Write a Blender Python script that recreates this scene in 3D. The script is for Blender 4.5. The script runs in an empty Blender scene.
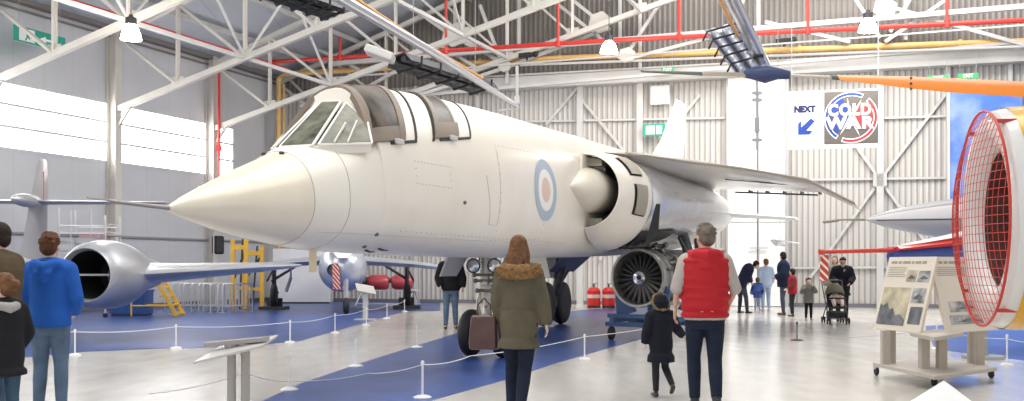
import bpy, bmesh, math, random
from math import sin, cos, pi, radians, atan2, sqrt
from mathutils import Vector, Matrix
V = Vector
random.seed(7)
SC = bpy.context.scene
COL = SC.collection
F = 1000.0; CX = 512.0; HY = 265.0; EYE = 1.41
def at(x, y, d): return V(((x-CX)/F*d, d, EYE+(HY-y)/F*d))      # where a thing seen there stands at depth d
def gd(x, y):
    d = 1410.0/(y-HY); return V(((x-CX)/F*d, d, 0.0))
# ------------------------------------------------------------------ materials
MATS = {}
def mat(name, col, rough=0.5, metal=0.0, var=0.0, scale=4.0, bump=0.0, bscale=30.0, emit=0.0, alpha=1.0, trans=0.0, coat=0.0, ecol=None, spec=0.5):
    if name in MATS: return MATS[name]
    m = bpy.data.materials.new(name); m.use_nodes = True
    nt = m.node_tree; b = nt.nodes['Principled BSDF']
    b.inputs['Base Color'].default_value = (*col, 1); b.inputs['Roughness'].default_value = rough
    b.inputs['Metallic'].default_value = metal; b.inputs['Alpha'].default_value = alpha
    b.inputs['Transmission Weight'].default_value = trans; b.inputs['Coat Weight'].default_value = coat
    b.inputs['Specular IOR Level'].default_value = spec
    if emit:
        b.inputs['Emission Color'].default_value = (*(ecol or col), 1); b.inputs['Emission Strength'].default_value = emit
    tc = nt.nodes.new('ShaderNodeTexCoord')
    if var:
        n = nt.nodes.new('ShaderNodeTexNoise'); n.inputs['Scale'].default_value = scale; n.inputs['Detail'].default_value = 6
        nt.links.new(tc.outputs['Object'], n.inputs['Vector'])
        r = nt.nodes.new('ShaderNodeValToRGB')
        r.color_ramp.elements[0].position = 0.3; r.color_ramp.elements[1].position = 0.7
        r.color_ramp.elements[0].color = (*[max(0, c*(1-var)) for c in col], 1)
        r.color_ramp.elements[1].color = (*[min(1, c*(1+var*0.6)) for c in col], 1)
        nt.links.new(n.outputs['Fac'], r.inputs['Fac']); nt.links.new(r.outputs['Color'], b.inputs['Base Color'])
    if bump:
        n = nt.nodes.new('ShaderNodeTexNoise'); n.inputs['Scale'].default_value = bscale; n.inputs['Detail'].default_value = 4
        nt.links.new(tc.outputs['Object'], n.inputs['Vector'])
        k = nt.nodes.new('ShaderNodeBump'); k.inputs['Strength'].default_value = bump; k.inputs['Distance'].default_value = 0.02
        nt.links.new(n.outputs['Fac'], k.inputs['Height']); nt.links.new(k.outputs['Normal'], b.inputs['Normal'])
    MATS[name] = m
    return m
def ribbed(name, col, pitch=0.3, rough=0.45, depth=0.03, lines=0.25, both=False, duty=0.12):
    """profiled sheet: ribs run vertically, u along the wall, in object coordinates (x along the wall)"""
    if name in MATS: return MATS[name]
    m = bpy.data.materials.new(name); m.use_nodes = True
    nt = m.node_tree; b = nt.nodes['Principled BSDF']; b.inputs['Roughness'].default_value = rough
    tc = nt.nodes.new('ShaderNodeTexCoord'); sx = nt.nodes.new('ShaderNodeSeparateXYZ')
    nt.links.new(tc.outputs['Object'], sx.inputs[0])
    def M(op, a, c=None):
        n = nt.nodes.new('ShaderNodeMath'); n.operation = op
        for i, v in enumerate((a, c)):
            if v is None: continue
            if isinstance(v, (int, float)): n.inputs[i].default_value = v
            else: nt.links.new(v, n.inputs[i])
        return n.outputs[0]
    fr = M('FRACT', M('DIVIDE', sx.outputs[0], pitch))
    ab = M('MULTIPLY', M('ABSOLUTE', M('SUBTRACT', fr, 0.5)), 2.0)      # 0 mid, 1 edge
    g = M('GREATER_THAN', ab, 1-duty)
    mix = nt.nodes.new('ShaderNodeMix'); mix.data_type = 'RGBA'
    n = nt.nodes.new('ShaderNodeTexNoise'); n.inputs['Scale'].default_value = 0.9; n.inputs['Detail'].default_value = 5
    nt.links.new(tc.outputs['Object'], n.inputs['Vector'])
    r = nt.nodes.new('ShaderNodeValToRGB')
    r.color_ramp.elements[0].color = (*[c*0.9 for c in col], 1); r.color_ramp.elements[1].color = (*[min(1, c*1.06) for c in col], 1)
    nt.links.new(n.outputs['Fac'], r.inputs['Fac'])
    nt.links.new(g, mix.inputs['Factor']); nt.links.new(r.outputs['Color'], mix.inputs['A'])
    mix.inputs['B'].default_value = (*[c*(1-lines) for c in col], 1)
    nt.links.new(mix.outputs['Result'], b.inputs['Base Color'])
    if depth:
        k = nt.nodes.new('ShaderNodeBump'); k.inputs['Strength'].default_value = 0.6; k.inputs['Distance'].default_value = depth
        nt.links.new(ab, k.inputs['Height']); nt.links.new(k.outputs['Normal'], b.inputs['Normal'])
    MATS[name] = m
    return m
# ------------------------------------------------------------------ mesh builder
class MB:
    def __init__(s): s.v = []; s.f = []; s.mi = []; s.cur = 0
    def add(s, vs, fs):
        o = len(s.v); s.v += [V(p) for p in vs]; s.f += [tuple(i+o for i in f) for f in fs]; s.mi += [s.cur]*len(fs); return s
    def box(s, c, size, rot=None, taper=1.0):
        c = V(c); hx, hy, hz = [q/2 for q in size]; R = rot.to_matrix() if hasattr(rot, 'to_matrix') else rot
        vs = []
        for sz in (-1, 1):
            k = taper if sz > 0 else 1
            for sx, sy in ((-1,-1),(1,-1),(1,1),(-1,1)):
                p = V((sx*hx*k, sy*hy*k, sz*hz)); p = R @ p if R is not None else p
                vs.append(c+p)
        return s.add(vs, [(0,3,2,1),(4,5,6,7),(0,1,5,4),(1,2,6,5),(2,3,7,6),(3,0,4,7)])
    def rbox(s, c, size, rz=0): return s.box(c, size, Matrix.Rotation(rz, 3, 'Z'))
    def beam(s, p0, p1, w, h, up=(0,0,1)):
        p0 = V(p0); p1 = V(p1); d = p1-p0; L = d.length; d.normalize(); u = V(up)
        if abs(d.dot(u)) > .98: u = V((0,1,0))
        x = d.cross(u).normalized(); z = x.cross(d).normalized()
        R = Matrix((x, d, z)).transposed()
        return s.box((p0+p1)/2, (w, L, h), R)
    def rings(s, rings, closed=True, cap0=True, cap1=True):
        n = len(rings[0]); o = len(s.v); fs = []
        for r in rings: s.v += [V(p) for p in r]
        for i in range(len(rings)-1):
            for j in range(n if closed else n-1):
                k = (j+1) % n
                fs.append((o+i*n+j, o+i*n+k, o+(i+1)*n+k, o+(i+1)*n+j))
        if cap0: fs.append(tuple(o+j for j in range(n))[::-1])
        if cap1: fs.append(tuple(o+(len(rings)-1)*n+j for j in range(n)))
        s.f += fs; s.mi += [s.cur]*len(fs); return s
    def tube(s, p0, p1, r0, r1=None, n=12, caps=True):
        return s.path([p0, p1], [r0, r0 if r1 is None else r1], n, caps)
    def path(s, pts, radii, n=10, caps=True, side=None, asp=1.0):
        pts = [V(p) for p in pts]
        if not hasattr(radii, '__len__'): radii = [radii]*len(pts)
        rs = []; x = None
        for i, p in enumerate(pts):
            t = (pts[min(i+1, len(pts)-1)]-pts[max(i-1, 0)]).normalized()
            if x is None:
                a = V(side) if side else (V((0,0,1)) if abs(t.z) < .9 else V((1,0,0)))
                x = (a - t*a.dot(t)).normalized()
            else:
                a = V(side) if side else x
                x = (a - t*a.dot(t)).normalized()
            y = t.cross(x); r = radii[i]
            rx, ry = r if hasattr(r, '__len__') else (r, r*asp)
            rs.append([p + x*cos(2*pi*j/n)*rx + y*sin(2*pi*j/n)*ry for j in range(n)])
        return s.rings(rs, True, caps, caps)
    def lathe(s, origin, axis, prof, n=24, cap0=False, cap1=False):
        """prof: (distance along the axis, radius)"""
        o = V(origin); a = V(axis).normalized(); h = V((0,0,1)) if abs(a.z) < .9 else V((1,0,0))
        x = a.cross(h).normalized(); y = a.cross(x)
        return s.rings([[o+a*t+x*cos(2*pi*j/n)*r+y*sin(2*pi*j/n)*r for j in range(n)] for t, r in prof], True, cap0, cap1)
    def ell(s, c, r, rot=None, n=16, m=10):
        c = V(c); rs = []
        for i in range(1, m):
            a = pi*i/m
            ring = []
            for j in range(n):
                p = V((r[0]*sin(a)*cos(2*pi*j/n), r[1]*sin(a)*sin(2*pi*j/n), -r[2]*cos(a)))
                ring.append(c + (rot @ p if rot is not None else p))
            rs.append(ring)
        return s.rings(rs, True, True, True)
    def prism(s, outline, thick):
        """outline: 3-D points of a flat face; thick: extrusion vector"""
        o = [V(p) for p in outline]; t = V(thick); n = len(o)
        return s.add(o+[p+t for p in o], [tuple(range(n))[::-1], tuple(range(n, 2*n))]+[(i, (i+1) % n, n+(i+1) % n, n+i) for i in range(n)])
    def build(s, name, m, parent=None, smooth=False, bevel=0, origin=None):
        me = bpy.data.meshes.new(name)
        me.from_pydata([tuple(v) for v in s.v], [], s.f)
        for q in (m if isinstance(m, (list, tuple)) else [m]): me.materials.append(q)
        for p, i in zip(me.polygons, s.mi): p.material_index = i
        bm = bmesh.new(); bm.from_mesh(me); bmesh.ops.recalc_face_normals(bm, faces=bm.faces); bm.to_mesh(me); bm.free()
        if smooth: smooth_by_angle(me, 40 if smooth is True else smooth)
        o = bpy.data.objects.new(name, me); COL.objects.link(o)
        if bevel:
            b = o.modifiers.new('Bevel', 'BEVEL'); b.width = bevel; b.segments = 2; b.limit_method = 'ANGLE'
        if parent is not None: o.parent = parent
        elif origin is not None:
            og = V(origin); me.transform(Matrix.Translation(-og)); o.location = og
        if parent is not None:
            off = root_off(parent)
            if off: me.transform(Matrix.Translation(-V(off)))
        return o
def root_off(p):
    while p is not None:
        if p.get('_o'): return p.get('_o')
        p = p.parent
    return None
def smooth_by_angle(me, deg):
    me.shade_smooth()
    bm = bmesh.new(); bm.from_mesh(me); th = radians(deg)
    for e in bm.edges:
        if len(e.link_faces) == 2 and e.calc_face_angle(0) > th: e.smooth = False
    bm.to_mesh(me); bm.free()
def tag(o, label, cat, group=None, kind=None):
    o['label'] = label; o['category'] = cat
    if group: o['group'] = group
    if kind: o['kind'] = kind
    return o
def thing(name, label, cat, loc=(0,0,0), rz=0.0, group=None, world=False):
    """an Empty at the base of a thing; with world=True its parts' meshes are given in world coordinates"""
    o = bpy.data.objects.new(name, None); COL.objects.link(o); o.location = loc; o.rotation_euler = (0,0,rz); o.empty_display_size = .2
    tag(o, label, cat, group)
    if world: o['_o'] = tuple(loc)
    return o
def struct(o): o['kind'] = 'structure'; return o
def copy_tree(o, parent=None):
    c = o.copy(); COL.objects.link(c)
    if parent is not None: c.parent = parent
    for ch in [q for q in bpy.data.objects if q.parent == o]: copy_tree(ch, c)
    return c
def text_mesh(name, body, size, m, parent, M4, bold=0.0, extrude=0.004, sx=1.0, shear=0.0, align='CENTER', fit=None, sp=1.0):
    cu = bpy.data.curves.new(name, 'FONT'); cu.body = body; cu.size = size; cu.extrude = extrude; cu.offset = bold; cu.align_x = align; cu.align_y = 'CENTER'; cu.shear = shear; cu.space_character = sp
    t = bpy.data.objects.new(name+'_tmp', cu); COL.objects.link(t)
    bpy.context.view_layer.update()
    me = bpy.data.meshes.new_from_object(t.evaluated_get(bpy.context.evaluated_depsgraph_get()))
    bpy.data.objects.remove(t); bpy.data.curves.remove(cu)
    if fit:
        X_ = [v.co.x for v in me.vertices]; Y_ = [v.co.y for v in me.vertices]
        me.transform(Matrix.Translation((-(max(X_)+min(X_))/2, -(max(Y_)+min(Y_))/2, 0))); me.transform(Matrix.Diagonal((fit[0]/(max(X_)-min(X_)), fit[1]/(max(Y_)-min(Y_)), 1, 1)))
    else: me.transform(Matrix.Diagonal((sx,1,1,1)))
    me.transform(M4)
    off = root_off(parent)
    if off: me.transform(Matrix.Translation(-V(off)))
    me.materials.clear(); me.materials.append(m)
    o = bpy.data.objects.new(name, me); COL.objects.link(o); o.parent = parent
    return o
def frame4(o, x, y):
    """matrix whose x and y axes lie in a sign's face"""
    x = V(x).normalized(); y = V(y).normalized(); z = x.cross(y)
    M = Matrix((x, y, z)).transposed().to_4x4(); M.translation = V(o); return M

# ------------------------------------------------------------------ colours
WHITE = mat('white_gloss_paint', (.86,.85,.82), .35, var=.03)
STEEL = mat('cream_steel_paint', (.64,.61,.56), .5, var=.06, scale=2)
STEELW = mat('white_steel_paint', (.57,.56,.545), .45, var=.05, scale=2)
GREY = mat('grey_paint', (.42,.42,.43), .5, var=.08)
BLACK = mat('black_rubber', (.02,.02,.022), .6, var=.2)
DARK = mat('dark_grey_metal', (.06,.06,.065), .45, .4, var=.2, scale=10)
RED = mat('red_paint', (.62,.04,.03), .4, var=.06)
YEL = mat('yellow_paint', (.80,.47,.05), .45, var=.1)
PIPEY = mat('ochre_gas_pipe_paint', (.72,.46,.17), .45, var=.08)
BLUE = mat('blue_paint', (.03,.10,.33), .45, var=.08)
SILVER = mat('silver_metal', (.72,.72,.74), .28, .85, var=.08, scale=3)
ALU = mat('dull_aluminium_skin', (.50,.51,.54), .38, .55, var=.10, scale=1.5)
CHROME = mat('chrome', (.8,.8,.82), .12, 1.0)
SILVB = mat('pale_blue_silver_skin', (.58,.62,.70), .3, .5, var=.10, scale=1.5)

# ------------------------------------------------------------------ setting
C0 = V((-9.29, 39.2, 0)); LD = V((-.362, -.932, 0)).normalized(); BD = V((.962, -.275, 0)).normalized()
ND = V((.932, -.362, 0)).normalized()
BN = V((-BD.y, BD.x, 0)); BN = BN if BN.y < 0 else -BN          # towards the camera
def LW(m, z=0, off=0): return C0+LD*m+ND*off+V((0,0,z))
def BW(k, z=0, off=0): return C0+BD*k+BN*off+V((0,0,z))
def kx(x, off=0):                                              # distance along the back wall seen at image column x
    q = (x-CX)/F; P = C0+BN*off
    return (q*P.y-P.x)/(BD.x-q*BD.y)
def onback(x, y, off=0):
    k = kx(x, off); p = BW(k, 0, off); p.z = EYE+(HY-y)/F*p.y; return p
def mx(x, off=0):
    q = (x-CX)/F; P = C0+ND*off
    return (q*P.y-P.x)/(LD.x-q*LD.y)
def onleft(x, y, off=0):
    p = LW(mx(x, off), 0, off); p.z = EYE+(HY-y)/F*p.y; return p

# floor
def floor_mat():
    m = bpy.data.materials.new('painted_hangar_floor'); m.use_nodes = True; nt = m.node_tree; b = nt.nodes['Principled BSDF']
    tc = nt.nodes.new('ShaderNodeTexCoord')
    n = nt.nodes.new('ShaderNodeTexNoise'); n.inputs['Scale'].default_value = .8; n.inputs['Detail'].default_value = 8
    mp = nt.nodes.new('ShaderNodeMapping'); mp.inputs['Scale'].default_value = (1, .35, 1); mp.inputs['Rotation'].default_value = (0,0,.3)
    nt.links.new(tc.outputs['Object'], mp.inputs[0]); nt.links.new(mp.outputs[0], n.inputs['Vector'])
    r = nt.nodes.new('ShaderNodeValToRGB'); e = r.color_ramp.elements
    e[0].position = .3; e[0].color = (.56,.54,.50,1); e[1].position = .75; e[1].color = (.70,.68,.64,1)
    nt.links.new(n.outputs['Fac'], r.inputs[0]); nt.links.new(r.outputs[0], b.inputs['Base Color'])
    n2 = nt.nodes.new('ShaderNodeTexNoise'); n2.inputs['Scale'].default_value = 3; n2.inputs['Detail'].default_value = 8
    nt.links.new(mp.outputs[0], n2.inputs['Vector'])
    r2 = nt.nodes.new('ShaderNodeMapRange'); r2.inputs['To Min'].default_value = .12; r2.inputs['To Max'].default_value = .32
    nt.links.new(n2.outputs['Fac'], r2.inputs[0]); nt.links.new(r2.outputs[0], b.inputs['Roughness'])
    k = nt.nodes.new('ShaderNodeBump'); k.inputs['Strength'].default_value = .05; k.inputs['Distance'].default_value = .02
    nt.links.new(n2.outputs['Fac'], k.inputs['Height']); nt.links.new(k.outputs[0], b.inputs['Normal'])
    b.inputs['Coat Weight'].default_value = .3; b.inputs['Coat Roughness'].default_value = .12
    return m
fl = MB(); fl.add([LW(-1,0,-1), BW(36,0,-2), V((26,-6,0)), V((-30,-6,0)), LW(40,0,-1)], [(0,1,2,3,4)])
struct(fl.build('floor', floor_mat()))
BLUEF = mat('blue_floor_paint', (.045,.10,.34), .3, var=.25, scale=1.3, coat=.0, spec=.35)
for pts in (
    [(-130,366),(-40,362),(30,357),(80,352),(150,349),(240,347),(300,341),(350,327),(405,311.5),(440,311),(440,302.5),(350,299),(275,301),(130,306),(0,311),(-130,318)],
    [(150,460),(262,401),(300,384),(368,361),(456,333.5),(505,319),(565,311.5),(612,308),(668,307),(668,322),(648,337),(560,362),(505,380),(430,401),(330,440),(250,475)],
    [(925,326),(1060,320),(1200,326),(1200,366),(1060,365),(935,349)]):
    g = [gd(*p) for p in pts]
    b = MB(); b.prism([p+V((0,0,.0005)) for p in g], (0,0,.003))
    struct(b.build('floor_marking', BLUEF))
# left wall, with its window band
SHEET = ribbed('grey_wall_sheet', (.60,.61,.635), pitch=1.05, depth=.006, lines=.10, duty=.03)
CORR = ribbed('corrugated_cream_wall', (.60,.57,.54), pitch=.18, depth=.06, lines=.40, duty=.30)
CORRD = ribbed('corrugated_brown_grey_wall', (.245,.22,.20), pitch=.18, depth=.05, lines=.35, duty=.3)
ROOFM = ribbed('roof_liner_sheet', (.42,.45,.50), pitch=1.6, depth=.01, lines=.15, duty=.04)
ML = 38
def wallbox(name, P0, u, L, z0, z1, th, nrm, m, kind='structure'):
    """a slab whose object x axis runs along the wall"""
    b = MB(); b.add([(0,0,z0),(L,0,z0),(L,0,z1),(0,0,z1),(0,th,z0),(L,th,z0),(L,th,z1),(0,th,z1)], [(0,1,2,3),(7,6,5,4),(0,4,5,1),(3,2,6,7),(0,3,7,4),(1,5,6,2)])
    o = b.build(name, m)
    x = V(u); n = V(nrm); M = Matrix((x, -n, V((0,0,1)))).transposed().to_4x4()
    if M.determinant() < 0: pass
    M.translation = V(P0); o.matrix_world = M
    o['kind'] = kind; return o
ZW0, ZW1, MW0 = 4.60, 6.42, 2.65
wallbox('wall_left', LW(-.2), LD, ML, 0, ZW0, .15, ND, SHEET)
wallbox('wall_left', LW(-.2), LD, ML, ZW1, 9.3, .15, ND, SHEET)
wallbox('wall_left', LW(-.2), LD, MW0+.2, ZW0, ZW1, .15, ND, SHEET)
GLOW = mat('daylit_window_glazing', (1,1,1), .4, emit=5.0, ecol=(1,.985,.96))
w = MB(); 
w.prism([LW(MW0,ZW0,-.06), LW(ML,ZW0,-.06), LW(ML,ZW1,-.06), LW(MW0,ZW1,-.06)], -ND*.03)
wn = struct(w.build('window_1', GLOW))
f = MB()
for z, h in ((ZW0,.08),(5.22,.07),(5.83,.07),(ZW1,.05)): f.beam(LW(MW0,z,-.02), LW(ML,z,-.02), .07, h)
f.build('window_frame', mat('window_bar', (.62,.62,.65), .5), wn)
# columns, sill rail, eaves
COLM = [4.13, 8.83, 13.53, 18.2, 22.9]
for m_ in [-.1]+COLM:
    c = MB(); ctr = LW(m_, 0, .2)
    for q in (-.17, .17): c.beam(ctr+LD*0+ND*q, ctr+ND*q+V((0,0,8.75)), .26, .03, up=ND)
    c.beam(ctr, ctr+V((0,0,8.75)), .02, .32, up=ND)
    struct(c.build('wall_column', STEEL))
s_ = MB(); s_.beam(LW(0,2.3,.05), LW(ML,2.3,.05), .08, .06); struct(s_.build('trim_1', mat('grey_rail', (.30,.31,.33), .5)))
s_ = MB(); s_.beam(LW(0,8.72,.12), LW(ML,8.72,.12), .3, .14); s_.beam(LW(0,8.5,.06), LW(ML,8.5,.06), .05, .05); struct(s_.build('trim_2', mat('eaves_gutter', (.22,.20,.19), .6)))
s_ = MB(); s_.beam(LW(0,.08,.04), LW(ML,.08,.04), .06, .16); struct(s_.build('baseboard_left', mat('dark_skirting', (.16,.16,.18), .6)))
# back wall: lower corrugated, upper darker
def zr(u): return 8.7+.325*u if u < 24 else 8.7+.325*24-.325*(u-24)
KW = 36
wallbox('wall_back', BW(-.3), BD, KW, 0, 8.1, .12, BN, CORR)
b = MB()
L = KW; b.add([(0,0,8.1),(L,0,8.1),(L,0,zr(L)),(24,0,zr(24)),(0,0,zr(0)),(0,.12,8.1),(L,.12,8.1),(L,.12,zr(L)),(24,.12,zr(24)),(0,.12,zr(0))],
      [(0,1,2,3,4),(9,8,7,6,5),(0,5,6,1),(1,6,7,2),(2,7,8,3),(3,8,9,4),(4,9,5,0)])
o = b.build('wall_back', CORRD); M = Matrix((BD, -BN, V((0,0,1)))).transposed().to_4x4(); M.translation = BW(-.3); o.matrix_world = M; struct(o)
# roof (two slopes), in sheets between rooflights
def RP(m, u, dz=0):
    p = LW(m, 0, u); p.z = zr(u)+dz; return p
SKY = mat('daylit_rooflight', (1,1,1), .4, emit=4.0, ecol=(1,.985,.96))
umx = 40
rb = MB()
def roofquad(mb, m0, m1, u0, u1, dz=0, th=.12):
    a = [RP(m0,u0,dz), RP(m1,u0,dz), RP(m1,u1,dz), RP(m0,u1,dz)]; mb.prism(a, (0,0,th))
LIGHTS = []   # (m0,m1,u0,u1)
for mm in (3.1, 7.9, 12.6, 17.3, 22.0, 26.7):
    for uu in (5.3, 14.5): LIGHTS.append((mm, mm+1.2, uu, uu+(2.6 if uu < 10 else 6)))
ms = sorted({-8, 40, *[q[0] for q in LIGHTS], *[q[1] for q in LIGHTS]}); us = [-.3, 5.3, 7.9, 14.5, 20.5, 24, umx]
for i in range(len(ms)-1):
    for j in range(len(us)-1):
        q = (ms[i], ms[i+1], us[j], us[j+1])
        if q in LIGHTS: continue
        roofquad(rb, *q)
ro = struct(rb.build('ceiling', ROOFM))
for q in LIGHTS:
    k = MB(); roofquad(k, q[0], q[1], q[2], q[3], .02, .04); struct(k.build('window_2', SKY))
# purlins run along the building
pm = mat('purlin_steel', (.50,.49,.48), .5, var=.08)
for u in [1.9, 3.8, 5.15, 8.05, 9.7, 11.6, 13.5, 15.4, 17.3, 19.2]:
    k = MB(); k.beam(RP(-3,u,-.12), RP(30,u,-.12), .07, .16); struct(k.build('roof_purlin', pm))
# trusses: bottom chord rises from the column, top chord under the roof
def truss(m, umax=19.0):
    t = MB(); c = lambda u: LW(m, 6.12+.262*u, u); tp = lambda u: LW(m, zr(u)-.32, u)
    ua = .3
    t.beam(c(ua), c(umax), .16, .17); t.beam(tp(ua), tp(umax), .16, .15)
    nodes = [2.64, 5.05, 7.5, 9.9, 12.3, 14.7, 17.1]
    pr = ua
    for u in nodes:
        for s in (-.05, .05): t.beam(c(u)+LD*s, tp(u)+LD*s, .06, .06)
        for s in (-.04, .04): t.beam(tp(pr)+LD*s, c(u)+LD*s, .055, .07)
        t.beam(c(u)+V((0,0,.1))-ND*.22, c(u)+V((0,0,.1))+ND*.22, .04, .30)
        pr = u
    t.beam(LW(m,5.6,.3), c(.9), .07, .09)
    struct(t.build('roof_truss', STEEL))
for m_ in COLM: truss(m_)
truss(-.1+.35, 22)
# longitudinal ties and sway braces
def tie(p0, p1, r=.045, m=STEELW, name='roof_brace'):
    k = MB(); k.beam(p0, p1, r*2, r*2); return struct(k.build(name, m))
for u in (5.05, 9.9, 14.7):
    k = MB(); k.beam(LW(.2, 6.12+.262*u, u), LW(19, 6.12+.262*u, u), .1, .1)
    for a, b_ in zip(COLM[:-1], COLM[1:]):
        k.beam(LW(a, 6.12+.262*u, u), LW((a+b_)/2, zr(u)-.3, u), .06, .06); k.beam(LW(b_, 6.12+.262*u, u), LW((a+b_)/2, zr(u)-.3, u), .06, .06)
    struct(k.build('roof_brace', STEELW))
# members of the gable frame in front of the back wall
def bb(a, b_, w_=.07, off=1.2, offb=None, m=STEELW, name='gable_brace', h=None):
    k = MB(); k.beam(onback(*a, off), onback(*b_, off if offb is None else offb), w_, h or w_); return struct(k.build(name, m))
bb((330,64),(1090,1),.16, 1.2)                        # upper horizontal ties
bb((330,78),(1090,20),.0001+.05, 1.4)
bb((300,106),(1090,36),.09, .9)
for x, y0, y1 in ((507,-10,84),(519,-10,56),(640,-20,70),(735,-30,60),(758,-30,62),(620,-10,40),(455,-10,50),(246,-20,120),(905,-30,40)): bb((x,y0),(x,y1),.12,.7)
for a, b_ in (((455,38),(350,97)),((455,38),(400,0)),((455,38),(510,66)),((455,38),(560,-5)),((480,5),(500,58)),((505,68),(610,28)),((540,-10),(590,30)),((590,28),(622,60)),
              ((662,0),(630,50)),((600,22),(560,-10)),((632,58),(740,30)),((745,-8),(735,38)),((890,32),(912,-4)),((880,38),(852,-6)),((893,8),(1060,55)),((885,42),(960,-10)),
              ((765,22),(850,42)),((505,68),(420,95)),((480,70),(440,45)),((300,40),(360,70)),((420,10),(505,66)),((610,0),(590,-20))): bb(a, b_, .11, 1.0)
gp = MB()
for x, y, r in ((455,35,14),(600,22,12),(627,55,9),(885,8,12),(505,66,7)):
    p = onback(x, y, 1.05); s = r/F*p.y
    gp.prism([p+BD*s*cos(a)+V((0,0,1))*s*.9*sin(a) for a in [pi/3*i+.3 for i in range(6)]], BN*.05)
struct(gp.build('gusset_plates', STEEL))
# door head beam, posts and diagonals of the hangar doors
k = MB(); k.beam(onback(440,88,.35), onback(1090,52,.35), .5, .42); k.beam(onback(440,80,.5), onback(1090,44,.5), .3, .06); struct(k.build('trim_3', STEELW))
k = MB(); k.beam(onback(300,96,.2), onback(452,90,.2), .2, .12); struct(k.build('trim_4', STEELW))
for x in (331, 416, 478, 580, 640, 728, 880, 948, 1010):
    k = MB(); p = onback(x, 306, .16); q = V((p.x,p.y,8.1)); k.beam(V((p.x,p.y,0)), q, .22 if x in (580,880,640) else .12, .14, up=BN); struct(k.build('door_post', STEELW))
for y0, y1 in ((180,185),(262,265)):
    bb((420,y0-32+(12 if y0 > 200 else 0)+y0*.02),(725,y1-16),.07,.08); 
bb((790,180),(1080,176),.07,.08); bb((790,268),(1080,266),.07,.08); bb((505,122),(725,118),.07,.08); bb((790,121),(1080,112),.07,.08)
for a, b_ in (((880,180),(945,95)),((880,180),(800,292)),((880,180),(820,95)),((880,180),(960,290)),((580,85),(546,125)),((580,98),(640,170)),((700,95),(655,150)),((640,175),(600,260)),
              ((331,120),(290,80)),((345,100),(300,150)),((416,88),(360,130))): bb(a, b_, .09, .1)
k = MB(); p = onback(880,180,.2); k.rbox(p, (.42,.06,.42), atan2(BD.y,BD.x)); struct(k.build('gusset_plates', STEELW))
k = MB(); k.beam(BW(0,.06,.06), BW(KW,.06,.06), .06, .14); struct(k.build('baseboard_back', MATS['dark_skirting']))
# white sliding door leaves
DW = mat('white_door_panel', (.93,.93,.92), .35)
for i, (x0, x1) in enumerate(((728,757),(758,788))):
    k = MB(); a = onback(x0,306,.3); b_ = onback(x1,306,.3); a.z = b_.z = 0.02; k.prism([a, b_, b_+V((0,0,7.9)), a+V((0,0,7.9))], -BN*.08)
    d_ = struct(k.build('door_%d' % (i+1), DW))
    r_ = MB()
    for y in (130, 222): p, q = onback(x0,y,.31), onback(x1,y,.31); r_.beam(p, q, .02, .03)
    if i: 
        p = onback(787,306,.34); r_.beam(V((p.x,p.y,0)), V((p.x,p.y,8)), .1, .06)
        p = onback(758.5,306,.34); r_.beam(V((p.x,p.y,.3)), V((p.x,p.y,7.2)), .04, .04)
        p = onback(758.5,248,.4); r_.beam(p-BD*.3, p+BD*.3, .04, .04)
    r_.build('door_frame', mat('door_edge_grey', (.45,.45,.45), .5), d_)
# services: sprinkler mains, drops, gas pipes
def pipe(name, pts, r, m, label, cat='pipe', group=None, n=8, collars=()):
    t = MB(); 
    for a, b_ in zip(pts[:-1], pts[1:]): t.tube(a, b_, r, n=n)
    for p in pts[1:-1]: t.ell(p, (r*1.25,)*3, n=8, m=6)
    o = t.build(name, m, smooth=True); tag(o, label, cat, group); return o
off = 1.9
rp = [onback(0,72,off)*1, onback(240,64,off), onback(600,41,off), onback(1090,17,off)]
k = MB(); k.path([onback(230,64.5,off), onback(600,41,off), onback(1090,17,off)], .075, 8)
for x, y in ((216,150),): pass
mains = k.build('sprinkler_main', RED, smooth=True); tag(mains, 'long red sprinkler main running level across the back gable', 'pipe')
for i, x in enumerate((340, 446, 558, 679, 808, 947)):
    yb = 64.5-(x-230)*.0635 if x < 600 else 41-(x-600)*.049
    p = onback(x, yb, off); q = V((p.x, p.y, zr(min(kx(x, off), 24))-.2))
    d_ = MB(); d_.tube(p, q, .05, n=8); d_.lathe(p, (0,0,1), [(-.1,.07),(-.1,.1),(.1,.1),(.1,.07)], 8, True, True)
    tag(d_.build('sprinkler_drop', RED, smooth=True), 'red vertical sprinkler pipe, %s from the left along the red main' % ('first second third fourth fifth sixth'.split()[i]), 'pipe', 'vertical red drops to the sprinkler main')
k = MB(); k.path([LW(3,0,2.6)+V((0,0,8.35)), LW(28,0,2.6)+V((0,0,8.35))], .05, 8)
tag(k.build('sprinkler_branch', RED, smooth=True), 'thin red sprinkler pipe running under the roof slope beside the left wall', 'pipe')
p = onleft(219, 60, .62); k = MB(); k.tube(V((p.x,p.y,5.2)), V((p.x,p.y,8.2)), .05, n=8); k.rbox((p.x,p.y,5.5), (.16,.16,.2)); k.tube((p.x,p.y,2.6),(p.x,p.y,5.2),.04,n=8)
tag(k.build('sprinkler_riser', RED, smooth=True), 'red vertical riser pipe beside the window end column on the left wall', 'pipe')
k = MB(); k.path([onback(279,300,.8), onback(279,78,.8), onback(284,74,.8), onback(560,58,.8), onback(1090,39,.8)], .10, 10)
k.path([onback(284,300,.8), onback(284,84,.8)], .04, 8)
for x in (400, 480, 560, 640, 720, 800, 880, 960):
    p = onback(x, 58-(x-560)*.036+(1.2 if x < 560 else 0), .8); k.lathe(p-BD*.05, BD, [(0,.1),(0,.13),(.1,.13),(.1,.1)], 10, True, True)
tag(k.build('gas_pipe', PIPEY, smooth=True), 'ochre gas pipe rising in the back left corner and crossing the gable', 'pipe')
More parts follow.
